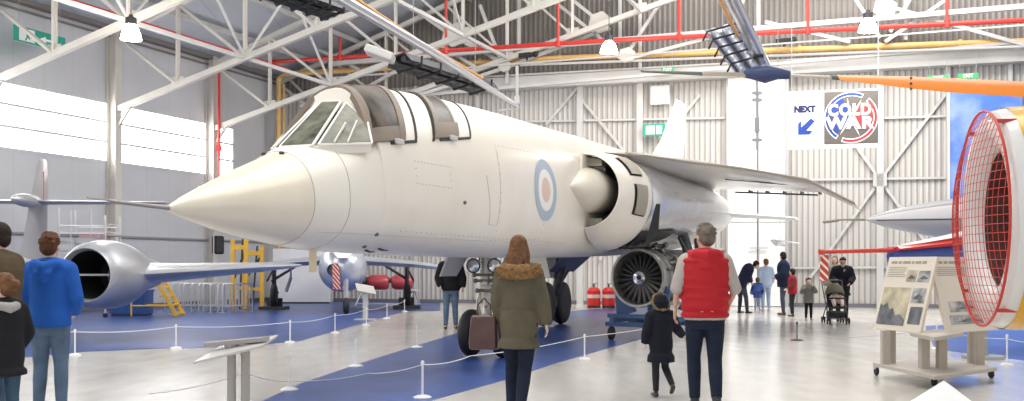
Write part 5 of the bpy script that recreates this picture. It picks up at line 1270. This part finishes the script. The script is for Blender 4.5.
        for i, (o_, ln) in enumerate(((.030,.072),(.010,.080),(-.010,.074),(-.029,.058))):
            r0 = w_+hdir*.08*hk+fw*o_*hk; c1 = (hdir+nrm*.25).normalized(); c2 = (hdir*.7+nrm*.75).normalized()
            b.path([r0, r0+c1*ln*.5*hk, r0+c1*ln*.5*hk+c2*ln*.5*hk], [.0088*hk,.0082*hk,.0066*hk], 8)
        t0 = w_+hdir*.03*hk+fw*.028*hk; c = (hdir*.7+fw*.55+nrm*.35).normalized(); b.path([t0, t0+c*.035*hk, t0+(c+hdir*.4).normalized()*.065*hk], [.011*hk,.0098*hk,.008*hk], 8)
    vox(b, 'body', skin, T, (.0062 if fine else vx*.72), 2)
    # face marks
    for s_ in (-1,1):
        b = MB(); b.ell(hp(.031*s_,.084,.012), (.012*hs,.008*hs,.0065*hs), HR, 8, 6); b.build('eye', EYE_M, T, smooth=True)
    b = MB(); b.ell(hp(0,.090,-.053), (.024*hs,.010*hs,.006*hs), HR, 8, 6); b.build('mouth', MOUTH, T, smooth=True)
    # hair
    if hair:
        b = MB()
        b.ell(hp(0,-.018,.045), (.088*hs,.102*hs,.100*hs), HR, 22, 14)
        if hairstyle in ('short','bob','long','bun','thin'):
            b.ell(hp(0,-.05,-.01), (.082*hs,.066*hs,.080*hs), HR, 18, 12)
        if hairstyle == 'bob': b.ell(hp(0,-.045,-.03), (.098*hs,.075*hs,.11*hs), HR, 18, 12)
        if hairstyle == 'long':
            b.path([hp(0,-.05,.03), hp(.0,-.075,-.08), hp(.015,-.095,-.17), hp(.03,-.10,-.25)], [(.088*hs,.06*hs),(.095*hs,.055*hs),(.095*hs,.045*hs),(.05*hs,.02*hs)], 16, side=(1,0,0))
            for s_ in (-1,1): b.path([hp(.06*s_,-.01,.03), hp(.085*s_,-.02,-.07), hp(.09*s_,-.03,-.17)], [.035*hs,.036*hs,.022*hs], 12)
            random.seed(11)
            for i in range(14):
                u = random.uniform(-.09,.09); b.path([hp(u,-.10,-.05), hp(u*1.15+.01,-.13,-.16), hp(u*1.2+random.uniform(-.02,.03),-.12,-.24-random.random()*.05)], [.014*hs,.012*hs,.005*hs], 6)
        if hairstyle == 'bun': b.ell(hp(0,-.125,.035), (.045*hs,.045*hs,.045*hs), HR)
        if hairstyle == 'short':
            random.seed(3)
            for i in range(26):
                a, z = random.uniform(0,6.28), random.uniform(-.2,1); rr = math.sqrt(max(0,1-z*z)); y = rr*sin(a)
                if y > .55 and z < .6: continue
                q = hp(rr*cos(a)*.084, -.02+y*.098, .045+z*.095); b.ell(q, (.020*hs,.020*hs,.015*hs), HR, 8, 6)
        # open the face: drop what stands in front of it
        o = b.build('hair_src', hair)
        r = o.modifiers.new('r', 'REMESH'); r.mode = 'VOXEL'; r.voxel_size = max(.006, vx*.6); r.use_smooth_shade = True
        s2 = o.modifiers.new('s', 'SMOOTH'); s2.factor = .5; s2.iterations = 2
        bpy.context.view_layer.update(); me = bpy.data.meshes.new_from_object(o.evaluated_get(bpy.context.evaluated_depsgraph_get())); bpy.data.objects.remove(o)
        bm = bmesh.new(); bm.from_mesh(me); HI = HR.inverted(); kill = []
        for v in bm.verts:
            q = (HI @ (v.co-hd))/hs
            if q.y > .045+max(0,(.07-q.z))*-.4 and q.z < .070 and abs(q.x) < .09: kill.append(v)
        bmesh.ops.delete(bm, geom=kill, context='VERTS'); bm.to_mesh(me); bm.free(); me.shade_smooth()
        ho = bpy.data.objects.new('hair', me); COL.objects.link(ho); ho.parent = T
    # clothes
    if trousers:
        b = MB(); torso(b, .006, .80, 1.02, shoulder=False)
        for sd in 'LR': leg(b, .012, sd, .04)
        vox(b, 'trousers', trousers, T, vx, 2)
    if top:
        m_, z0, a, flare, sleeve = top
        b = MB(); torso(b, a, z0 if z0 < .8 else max(z0,.80), 1.50, flare)
        for sd in 'LR': arm(b, a*.9, sd, sleeve, 1.12)
        if hood and not vest: 
            b.path([S((-.12,.0,1.50)), S((-.10,-.12,1.49)), S((0,-.185,1.46)), S((.10,-.12,1.49)), S((.12,.0,1.50))], [.04*k,.055*k,.062*k,.055*k,.04*k], 12)
            b.path([S((0,-.13,1.49)), S((0,-.20,1.40)), S((0,-.19,1.32))], [(.12*k,.05*k),(.085*k,.035*k),(.03*k,.02*k)], 14, side=(1,0,0))
        if collar: b.path([S((0,-.005,1.46)), S((0,.0,1.54))], [.085*k,.072*k], 16)
        vox(b, 'jacket' if not vest else 'shirt', m_, T, vx, 3)
    if vest:
        m_, z0, a = vest; b = MB(); torso(b, a, z0, 1.50, 0, False)
        b.path([L['shL']+V((.02,0,0))*k, S((0,0,1.46)), L['shR']-V((.02,0,0))*k], [(.06+a)*k, (.08+a)*k, (.06+a)*k], 14)
        z = z0+.03
        while z < 1.45:      # quilted rolls
            f = .168 if z < 1.1 else .178
            b.path([S((0,0,z-.028)), S((0,0,z)), S((0,0,z+.028))], [((f*wide+a-.012)*k,(.12+a-.012)*k),((f*wide+a+.006)*k,(.12*wide**.5+a+.006)*k),((f*wide+a-.012)*k,(.12+a-.012)*k)], 22, side=(1,0,0)); z += .085
        if hood:
            b.path([S((-.11,.02,1.50)), S((-.10,-.09,1.50)), S((0,-.15,1.49)), S((.10,-.09,1.50)), S((.11,.02,1.50))], [.04*k,.055*k,.07*k,.055*k,.04*k], 12)
            b.path([S((0,-.10,1.53)), S((0,-.175,1.36))], [(.125*k,.06*k),(.06*k,.035*k)], 14, side=(1,0,0))
        vox(b, 'vest', m_, T, vx*.9, 1)
    for sd in 'LR':
        q = L['ank'+sd]; n_ = L['knee'+sd]; fwd = V((.0,1,0)); 
        toe = V(J_['toe'+sd]).normalized() if J_['toe'+sd] else V((.12*(-1 if sd == 'L' else 1),1,0)).normalized()
        upf = V((0,0,1)); upf = (upf-toe*upf.dot(toe)).normalized()
        b = MB(); h0 = q-upf*.048*k-toe*.055*k
        b.path([h0-toe*.01*k, h0+toe*.03*k, h0+toe*.12*k, h0+toe*.20*k, h0+toe*.235*k], [(.030*k,.034*k),(.040*k,.040*k),(.042*k,.034*k),(.044*k,.026*k),(.022*k,.014*k)], 14, side=toe.cross(upf))
        b.path([q-upf*.03*k, q+upf*.035*k], [.046*k,.042*k], 12)
        vox(b, 'shoe', shoes, T, max(.008, vx*.7), 2)
    if extra: extra(T, k, S, L, hp, hs)
    return T, k, S, L, hp, hs
def xpath(T, name, pts, radii, m, n=16, side=None, v=None):
    b = MB(); b.path(pts, radii, n, side=side); return vox(b, name, m, T, v or .012, 2) if v is not False else b.build(name, m, T, smooth=True)
JEANS = cloth('blue_denim', (.13,.19,.28), var=.35, scale=5); DNAVY = cloth('dark_navy_denim', (.018,.024,.045), var=.2); BLKC = cloth('black_cloth', (.016,.016,.019)); BSHOE = mat('black_shoe', (.02,.02,.02), .4); BRSHOE = mat('brown_shoe', (.08,.045,.03), .5)
HBR = cloth('brown_hair', (.115,.045,.020), .6, .35, 25, .5, 60); HDK = cloth('dark_hair', (.030,.018,.013), .6, .3, 25, .5, 60); HGY = cloth('grey_hair', (.20,.165,.135), .7, .3, 25, .5, 60); HLB = cloth('light_brown_hair', (.20,.095,.045), .55, .4, 22, .6, 60)

# 1 boy in the blue hoodie, seen from behind
def boyx(T, k, S, L, hp, hs):
    b = MB(); b.path([S((0,-.05,1.50)), S((0,-.055,1.54))], [.075*k,.066*k], 16); b.build('neck_lining', mat('dark_hood_lining',(.025,.03,.05),.8), T, smooth=True)
person('boy seen from behind in a bright blue hooded top and washed jeans', 50, 9.3, 1.71, 4, dict(shL=(-.165,0,1.43), shR=(.165,0,1.43), elL=(-.235,.0,1.17), elR=(.235,.0,1.17), wrL=(-.17,.17,1.02), wrR=(.17,.17,1.02), kneeL=(-.095,.02,.5), kneeR=(.095,.03,.5)),
       skin=SKINP, hair=HBR, hairstyle='short', top=(cloth('bright_blue_fleece',(.022,.115,.46),.85,.10,6,.35,9), .84, .042, .0, .97), trousers=JEANS, shoes=BSHOE, vx=.013, head=1.05, hood=True, wide=.94, turn=-6, extra=boyx)
# 2 man in brown jacket, partly out of the frame
person('man in a brown corduroy jacket at the left edge looking left', -1, 8.7, 1.78, 82, dict(elL=(-.26,.06,1.18), elR=(.24,.05,1.17), wrL=(-.10,.25,1.14), wrR=(.08,.26,1.12)),
       hair=HDK, hairstyle='thin', top=(cloth('brown_corduroy',(.10,.072,.042),.9,.15,7,.35,20), .80, .045, .02, .97), trousers=JEANS, shoes=BRSHOE, vx=.014, collar=True, wide=1.12, turn=20)
# 3 girl in dark coat with grey hood
person('girl in a dark coat with grey hood and hair tied up, bottom left corner', 4, 7.95, 1.33, 50, dict(shL=(-.155,0,1.43), shR=(.155,0,1.43), elL=(-.25,.04,1.17), elR=(.25,.02,1.17), wrL=(-.16,.22,1.1), wrR=(.20,.16,.98)),
       skin=SKINP, hair=HLB, hairstyle='bun', top=(cloth('black_coat',(.020,.020,.024)), .72, .045, .03, .97), trousers=cloth('teal_jeans',(.06,.11,.16),var=.2), shoes=BSHOE, vx=.012, head=1.16, turn=30,
       extra=lambda T,k,S,L,hp,hs: xpath(T, 'hood', [S((-.10,.0,1.49)), S((-.08,-.12,1.47)), S((.0,-.16,1.45)), S((.08,-.12,1.47)), S((.10,.0,1.49))], [.035*k,.05*k,.06*k,.05*k,.035*k], cloth('grey_hood',(.42,.40,.38)), 12))
# 4 man in black jacket beyond the nose gear
person('man in a black jacket and blue jeans standing beyond the nose gear', 450.5, 21.9, 1.74, 188, dict(kneeL=(-.10,.02,.5), ankL=(-.12,.0,.09), elL=(-.28,.0,1.17), elR=(.28,.0,1.17), wrL=(-.27,.07,.95), wrR=(.24,.12,.98)),
       hair=HDK, hairstyle='thin', top=(cloth('black_jacket',(.014,.014,.016)), .86, .045, .0, .97), trousers=JEANS, shoes=BSHOE, vx=.016, nod=-20, wide=1.05,
       extra=lambda T,k,S,L,hp,hs: xpath(T, 'shirt_front', [S((0,.12,1.42)), S((0,.135,1.2))], [(.035*k,.035*k),(.03*k,.03*k)], mat('cream_shirt',(.55,.48,.36),.8), 12, (1,0,0)))
# 5 woman in khaki parka walking away with a brown bag
FUR = cloth('tan_fur', (.30,.165,.07), .95, .5, 30, 1.0, 50)
def parka(T, k, S, L, hp, hs):
    b = MB(); random.seed(8); N_ = 22
    b.path([S((.15*cos(a)*1.12, -.03+.15*sin(a)*.95, 1.455-.035*(-sin(a)))) for a in [2*pi*i/N_ for i in range(N_+1)]], .055*k, 12)
    b.path([S((-.12,-.13,1.47)), S((0,-.175,1.44)), S((.12,-.13,1.47))], [.06*k,.075*k,.06*k], 12)
    for i in range(150):
        a = random.uniform(0,6.28); q = S((.155*cos(a)*1.15, -.035+.155*sin(a), 1.455+.03*sin(a)+random.uniform(-.05,.05))); w_ = V((cos(a),sin(a),random.uniform(-.7,.5)))*.065*k; b.path([q, q+w_], [.018*k,.003*k], 5)
    vox(b, 'fur_collar', FUR, T, .009, 1)
    b = MB(); b.path([S((.178*cos(a), .135*sin(a), 1.085)) for a in [2*pi*i/30 for i in range(31)]], .010*k, 8, False); b.build('waist_drawcord', cloth('khaki_cord',(.11,.10,.065)), T, smooth=True)
person('woman with long brown hair in a khaki parka walking away', 519, 9.1, 1.68, -6, dict(shL=(-.145,0,1.42), shR=(.145,0,1.42), hipL=(-.085,0,.93), kneeL=(-.08,.12,.53), ankL=(-.075,.02,.11), kneeR=(.06,-.02,.50), ankR=(.04,-.26,.17), elL=(-.205,.03,1.17), wrL=(-.185,.12,.94), elR=(.225,-.06,1.17), wrR=(.26,.02,.94), toeR=(.0,1,-.5)),
       skin=SKINP, hair=HLB, hairstyle='long', top=(cloth('khaki_parka',(.13,.112,.075),.9,.16,6,.35,12),   .70, .040, .022, .98), trousers=DNAVY, shoes=BSHOE, vx=.012, turn=-12, fine=True, wide=.88, extra=parka)
g = at(484, 331, 9.2); t = thing('handbag', 'brown leather bag hanging at the side of the woman in the parka', 'bag', g, radians(-12))
b = MB(); b.path([(0,-.145,-.03),(0,-.13,.0),(0,.13,.0),(0,.145,-.03)][1:3], [(.165,.060),(.165,.060)], 4) if 0 else None
R = []
for z, w_, dd in ((-.17,.11,.05),(-.165,.13,.06),(-.10,.135,.065),(.05,.125,.055),(.13,.12,.035),(.145,.11,.02)):
    R.append([V((x*w_, y*dd, z)) for x, y in ((-1,-.6),(-.9,-1),(.9,-1),(1,-.6),(1,.6),(.9,1),(-.9,1),(-1,.6))])
b.rings(R, True, True, True); b.build('bag_body', mat('brown_leather',(.085,.032,.022),.4,var=.3,scale=8,coat=.2), t, bevel=.008, smooth=30)
b = MB(); b.path([(-.07,0,.13),(-.06,.0,.24),(.0,.0,.30),(.06,.0,.24),(.07,0,.13)], .008, 8); b.build('handle', MATS['brown_leather'], t, smooth=True)
# 6 small child holding the hand of the man in red
def childx(T, k, S, L, hp, hs):
    xpath(T, 'hood', [hp(0,-.03,.12), hp(0,-.04,.03), hp(0,-.03,-.09)], [(.075*hs,.085*hs),(.112*hs,.118*hs),(.10*hs,.10*hs)], cloth('navy_coat',(.014,.016,.026)), 18, (1,0,0), .012)
    b = MB(); random.seed(4)
    b.path([hp(-.12,.0,.0), hp(-.10,-.05,-.07), hp(0,-.13,-.09), hp(.10,-.05,-.07), hp(.12,.0,.0), hp(.09,.05,.10), hp(0,.03,.155), hp(-.09,.05,.10), hp(-.12,0,0)], .028*hs, 10)
    for i in range(60):
        a = random.uniform(0,6.28); q = hp(.115*cos(a), -.05+.05*sin(a), -.06+.04*cos(2*a)); w_ = V((random.uniform(-1,1),random.uniform(-1,.3),random.uniform(-.6,.6)))*.04*hs; b.path([q,q+w_],[.014*hs,.003*hs],5)
    vox(b, 'fur_trim', cloth('olive_fur',(.22,.17,.09),.95,.4,30,.8,50), T, .008, 1)
person('small child in a dark navy coat with fur trimmed hood holding a hand', 661, 10.7, 1.08, 10, dict(kneeL=(-.09,.03,.5), ankL=(-.10,-.02,.09), kneeR=(.10,.08,.53), ankR=(.14,-.22,.22), elR=(.30,.04,1.22), wrR=(.45,.14,1.08), elL=(-.27,-.02,1.17), wrL=(-.28,.05,.95), toeR=(.1,1,-.9)),
       skin=SKINP, hair=HDK, hairstyle='short', top=(MATS['navy_coat'] if 'navy_coat' in MATS else cloth('navy_coat',(.014,.016,.026)), .62, .05, .04, .97), trousers=cloth('dark_grey_leggings',(.03,.03,.035)), shoes=BSHOE, vx=.010, head=1.22, extra=childx)
# 7 man in the red quilted vest walking away
person('grey haired man in a red quilted hooded vest walking away', 705, 9.55, 1.81, -3, dict(shL=(-.18,0,1.44), shR=(.18,0,1.44), kneeL=(-.09,.12,.53), ankL=(-.09,.04,.11), kneeR=(.09,-.02,.50), ankR=(.08,-.20,.15), elL=(-.27,-.02,1.18), wrL=(-.27,.10,.96), elR=(.28,-.01,1.18), wrR=(.24,.14,.99), toeR=(0,1,-.4)),
       hair=HGY, hairstyle='short', top=(cloth('pale_grey_shirt',(.50,.44,.40),.8,.08), .82, .018, .0, .0), vest=(cloth('red_quilted_nylon',(.52,.022,.030),.6,.10,6,.25,16), .90, .040), trousers=DNAVY, shoes=BSHOE, vx=.013, hood=True, wide=1.12, fine=True, turn=25)
# 8 bending person
person('person in dark clothes bending forward before the white doors', 741, 29.0, 1.68, -75, dict(lean=(0,.42), head=(0,.10,1.50), shL=(-.18,.0,1.36), shR=(.18,.0,1.36), elL=(-.20,.05,1.15), elR=(.20,.05,1.15), wrL=(-.15,.25,.98), wrR=(.15,.25,.98), kneeR=(.1,.12,.5), ankR=(.1,.16,.09)),
       hair=HDK, top=(cloth('dark_blue_jacket',(.02,.025,.06)), .80, .05, .0, .97), trousers=cloth('grey_blue_trousers',(.06,.065,.09)), shoes=BSHOE, vx=.02, nod=-30)
# 9/10 two bright figures at the doors
person('pale blue dressed person standing at the white doors', 766, 30.5, 1.60, 10, hair=HLB, top=(cloth('pale_blue_top',(.50,.60,.78)), .82, .03, 0, .97), trousers=cloth('pale_jeans',(.42,.50,.66)), shoes=mat('pale_shoe',(.6,.6,.65),.5), vx=.02)
person('child in a blue and white jacket standing at the white doors', 757.5, 29.6, 1.02, 0, dict(elL=(-.28,.0,1.17), wrL=(-.32,.02,.95)), hair=HLB, top=(cloth('blue_white_jacket',(.08,.14,.42),.8,.9,7), .78, .055, .02, .97), trousers=MATS['pale_jeans'], shoes=MATS['pale_shoe'], vx=.018, head=1.25)
# 11 man by the right door edge
person('man in a navy jacket and jeans standing side on by the door edge', 783.5, 28.0, 1.78, 75, dict(elL=(-.24,.02,1.17), elR=(.24,.02,1.17), wrL=(-.16,.22,1.08), wrR=(.16,.22,1.05)), hair=HDK, hairstyle='thin',
       top=(cloth('navy_jacket',(.014,.022,.050)), .80, .055, .0, .97), trousers=cloth('grey_jeans',(.07,.085,.12)), shoes=BRSHOE, vx=.018, wide=1.12, turn=-50)
person('boy in a red sleeveless jacket beside the man in navy', 792.5, 27.3, 1.30, 82, dict(elR=(.24,.03,1.17), wrR=(.18,.20,1.05), elL=(-.24,.03,1.17), wrL=(-.18,.20,1.05)), skin=SKINP, hair=HDK,
       top=(cloth('dark_red_sleeves',(.16,.04,.04)), .82, .03, .0, .97), vest=(cloth('red_vest_cloth',(.42,.02,.035),.7), .86, .05), trousers=cloth('charcoal_trousers',(.03,.032,.04)), shoes=BRSHOE, vx=.018, head=1.14, turn=-40)
person('little child in a grey jumper with one hand raised to the face', 808.5, 25.4, 1.06, 178, dict(elL=(-.30,.05,1.25), wrL=(-.14,.13,1.52), elR=(.30,.05,1.22), wrR=(.22,.14,1.40)), skin=SKINP, hair=HDK,
       top=(cloth('grey_green_jumper',(.20,.20,.17)), .76, .05, .02, .97), trousers=BLKC, shoes=mat('grey_shoe',(.25,.22,.2),.6), vx=.014, head=1.30)
person('person in a long grey coat just behind the pushchair', 834.5, 26.6, 1.66, 172, hair=HGY, hairstyle='bob', top=(cloth('long_grey_coat',(.22,.20,.17)), .55, .05, .03, .97), trousers=BLKC, shoes=BSHOE, vx=.018, turn=-25)
person('person in a black jacket and glasses leaning over the pushchair', 842, 24.9, 1.62, 168, dict(lean=(.0,.14), head=(0,.05,1.64), elL=(-.27,.06,1.2), elR=(.27,.06,1.2), wrL=(-.16,.30,1.06), wrR=(.16,.30,1.06)), hair=HDK,
       top=(cloth('black_coat_soft',(.014,.014,.018)), .72, .05, .02, .97), trousers=BLKC, shoes=BSHOE, vx=.016, nod=-18,
       extra=lambda T,k,S,L,hp,hs: ([xpath(T, 'glasses', [hp(.031*s+.022*cos(a),.098,.012+.018*sin(a)) for a in [2*pi*i/12 for i in range(13)]], .004, BLACK, 5, None, False) for s in (-1,1)], xpath(T, 'grey_scarf', [S((-.04,.12,1.45)), S((0,.14,1.3)), S((.0,.14,1.15))], [.04*k,.035*k,.03*k], cloth('grey_scarf_cloth',(.35,.36,.37)), 10)))
# pushchair with a baby
PC = V(((835.5-CX)/F*23.9, 23.9, 0)); PCT = thing('pushchair', 'olive grey pushchair with hood and four double wheels carrying a baby', 'pushchair', PC, radians(174))
FRM = mat('pushchair_frame', (.10,.10,.10), .4, .5); FAB = cloth('olive_grey_fabric', (.17,.16,.12)); FABD = cloth('dark_seat_fabric', (.04,.04,.045))
for s in (-1,1):
    b = MB(); b.path([(s*.24,-.42,1.02),(s*.23,-.30,.80),(s*.22,.0,.46),(s*.22,.30,.14)], .014, 8); b.path([(s*.22,.02,.44),(s*.23,-.32,.13)], .014, 8); b.path([(s*.23,-.22,.66),(s*.22,.20,.40)], .012, 8); b.build('frame_side', FRM, PCT, smooth=True)
    for y in (.30,-.32):
        for o_ in (-.03,.03):
            b = MB(); b.lathe((s*.22+o_-.012,y,.085), (1,0,0), [(0,.0),(0,.05),(.004,.08),(.012,.085),(.02,.08),(.024,.05),(.024,0)], 18); b.build('wheel', BLACK, PCT, smooth=True)
        b = MB(); b.tube((s*.22,y,.085),(s*.22,y,.16),.014); b.build('caster_fork', FRM, PCT)
b = MB(); b.path([(-.24,-.42,1.02),(-.20,-.45,1.04),(.20,-.45,1.04),(.24,-.42,1.02)], .016, 8); b.build('handlebar', FRM, PCT, smooth=True)
b = MB(); b.path([(-.22,.30,.14),(.22,.30,.14)], .012, 8); b.path([(-.23,-.32,.14),(.23,-.32,.14)], .012, 8); b.build('axle', FRM, PCT)
b = MB(); b.path([(0,.26,.40),(0,.10,.42),(0,-.02,.48),(0,-.16,.80)], [(.19,.03),(.20,.035),(.20,.04),(.18,.03)], 14, side=(1,0,0)); b.build('seat', FABD, PCT, smooth=True)
b = MB(); R = []
for i in range(9):
    a = radians(-15+110*i/8); R.append([V((.225*cos(q), -.12+.24*sin(a)*1.0-(.0 if i else 0), .66+.34*cos(a) if 0 else .66+.30*sin(radians(90)-a)*max(0,sin(q))+0)) for q in [pi*j/14 for j in range(15)]])
R = []
for i in range(9):
    a = radians(-20+95*i/8)     # the hood folds round a sideways axis behind the head
    R.append([V((.225*cos(q), -.10+sin(a)*.30*sin(q), .68+cos(a)*.30*sin(q))) for q in [pi*j/16 for j in range(17)]])
b.rings(R, False, False, False); o = b.build('hood', FAB, PCT, smooth=True); sm = o.modifiers.new('Solidify','SOLIDIFY'); sm.thickness = .015
b = MB(); b.box((0,0,.23), (.36,.42,.16)); b.build('basket', FABD, PCT, bevel=.04)
b = MB(); b.path([(-.16,.26,.40),(-.16,.34,.30),(.16,.34,.30),(.16,.26,.40)], .012, 8); b.build('footrest', FRM, PCT)
b = MB(); b.path([(-.21,.12,.62),(-.15,.22,.62),(.15,.22,.62),(.21,.12,.62)], .02, 8); b.build('bumper_bar', FABD, PCT, smooth=True)
PR = PCT.matrix_basis
bt = thing('baby', 'baby in pale pink clothes lying back in the pushchair seat', 'person', (PC.x,PC.y,.50), radians(174))
def bl(x,y,z): return V((x,y,z-.50))
b = MB(); hc = bl(.0,-.02,.80); b.ell(hc, (.075,.078,.085), None, 18, 12); b.ell(hc+V((0,.078,-.005)), (.012,.014,.012), n=8, m=6); b.path([hc, bl(0,.02,.66), bl(0,.08,.54)], [.04,.085,.09], 14)
for s in (-1,1):
    b.path([bl(s*.08,.04,.68), bl(s*.15,.12,.62), bl(s*.10,.20,.60)], [.032,.028,.018], 10); b.path([bl(s*.05,.10,.54), bl(s*.10,.24,.56), bl(s*.09,.32,.45)], [.05,.04,.028], 10); b.ell(bl(s*.09,.21,.60), (.022,.026,.018), n=10, m=8)
    for i in range(4): b.path([bl(s*(.08+.011*i),.225,.60), bl(s*(.08+.011*i),.255,.592)], [.006,.005], 6)
    b.path([bl(s*.075,.215,.61), bl(s*.062,.235,.612)], [.006,.005], 6)
    b.ell(hc+V((s*.075,0,-.005)), (.01,.018,.022), n=8, m=6)
vox(b, 'body', SKINP, bt, .006, 1)
b = MB(); b.path([bl(0,.0,.72), bl(0,.02,.66), bl(0,.08,.54)], [.06,.098,.105], 16)
for s in (-1,1): b.path([bl(s*.08,.04,.68), bl(s*.15,.12,.62), bl(s*.11,.18,.60)], [.042,.038,.03], 10); b.path([bl(s*.05,.10,.54), bl(s*.10,.24,.56), bl(s*.09,.32,.45)], [.062,.052,.04], 10)
vox(b, 'romper', cloth('pale_pink_romper',(.72,.56,.50)), bt, .009, 2)
for s in (-1,1):
    b = MB(); b.ell(hc+V((s*.028,.070,.008)), (.010,.007,.007), n=8, m=6); b.build('eye', EYE_M, bt)
b = MB(); b.ell(hc+V((0,.072,-.035)), (.014,.006,.005), n=8, m=6); b.build('mouth', MOUTH, bt)
b = MB(); b.ell(hc+V((0,-.02,.022)), (.079,.075,.078), None, 16, 10); b.build('hair', HLB, bt, smooth=True)
# ------------------------------------------------------------------ each loose piece its own part
def split_islands(o):
    me = o.data; n = len(me.vertices); par = list(range(n))
    def fd(a):
        while par[a] != a: par[a] = par[par[a]]; a = par[a]
        return a
    for p in me.polygons:
        v = list(p.vertices)
        for q in v[1:]: par[fd(q)] = fd(v[0])
    groups = {}
    for p in me.polygons: groups.setdefault(fd(p.vertices[0]), []).append(p)
    if len(groups) < 2: return
    base = o.name.split('.')[0]
    for ps in list(groups.values()):
        vs = sorted({i for p in ps for i in p.vertices}); ix = {v: i for i, v in enumerate(vs)}
        m2 = bpy.data.meshes.new(base); m2.from_pydata([me.vertices[i].co[:] for i in vs], [], [[ix[i] for i in p.vertices] for p in ps])
        for mm in me.materials: m2.materials.append(mm)
        for a, p in zip(m2.polygons, ps): a.material_index = p.material_index; a.use_smooth = p.use_smooth
        c = o.copy(); c.data = m2; COL.objects.link(c); c.name = base
    bpy.data.objects.remove(o)
SPLIT = {'wiper_spindle','wiper_arm','intake_side_plate','flap_hinge','blade_bolt','guard_clip','static_vent','drain_probe','gusset_plates','skid','emblem_star_points','pictogram_field','canopy_seal','bracket','pipework'}
for o in list(bpy.data.objects):
    if o.type == 'MESH' and o.name.split('.')[0] in SPLIT: split_islands(o)
# ------------------------------------------------------------------ light
w = bpy.data.worlds.new('hall_daylight'); SC.world = w; w.use_nodes = True
w.node_tree.nodes['Background'].inputs['Color'].default_value = (.93,.96,1,1); w.node_tree.nodes['Background'].inputs['Strength'].default_value = .75
def area(name, loc, target, sx, sy, power, col=(1,1,1)):
    l = bpy.data.lights.new(name, 'AREA'); l.shape = 'RECTANGLE'; l.size = sx; l.size_y = sy; l.energy = power; l.color = col
    o = bpy.data.objects.new(name, l); COL.objects.link(o); o.location = loc
    o.rotation_euler = (V(target)-V(loc)).to_track_quat('-Z', 'Y').to_euler(); return o
area('roof_fill', (2,12,11.5), (2,12,0), 14, 4, 560, (1,.96,.90))  # area fills added under the roof for daylight through the rooflights
area('roof_fill', (1,24,12.5), (1,24,0), 16, 4, 620, (1,.97,.92))
area('roof_fill', (10,25,13.5), (10,32,0), 9, 5, 1450, (1,.98,.95))  # added fill light that brightens the back right around the white doors
area('roof_fill', (-6,8,9.5), (-6,16,0), 8, 4, 330, (1,.97,.92))
for x, y, d in ((131,36,23.5),(609,53,30.5),(868,31,27.5)):
    p = at(x, y, d); l = bpy.data.lights.new('lamp_light', 'POINT'); l.energy = 150; l.color = (1,.92,.8); l.shadow_soft_size = .2
    o = bpy.data.objects.new('lamp_light', l); COL.objects.link(o); o.location = (p.x, p.y, p.z-.3)
cam = bpy.data.cameras.new('camera'); co = bpy.data.objects.new('camera', cam); COL.objects.link(co)
co.location = (0,0,EYE); co.rotation_euler = (pi/2,0,0); cam.sensor_width = 36; cam.lens = F/1024*36; cam.shift_y = (HY-200.5)/1024; cam.clip_end = 300; cam.clip_start = .05
SC.camera = co
SC.view_settings.view_transform = 'Standard'; SC.view_settings.look = 'None'; SC.view_settings.exposure = 0.5; SC.view_settings.gamma = 1; SC.view_settings.use_curve_mapping = False
SC.cycles.max_bounces = 8; SC.cycles.diffuse_bounces = 4; SC.cycles.glossy_bounces = 4; SC.cycles.transparent_max_bounces = 12
SC.cycles.use_denoising = True; SC.cycles.sample_clamp_indirect = 6
for o in bpy.data.objects:
    if '_o' in o: del o['_o']
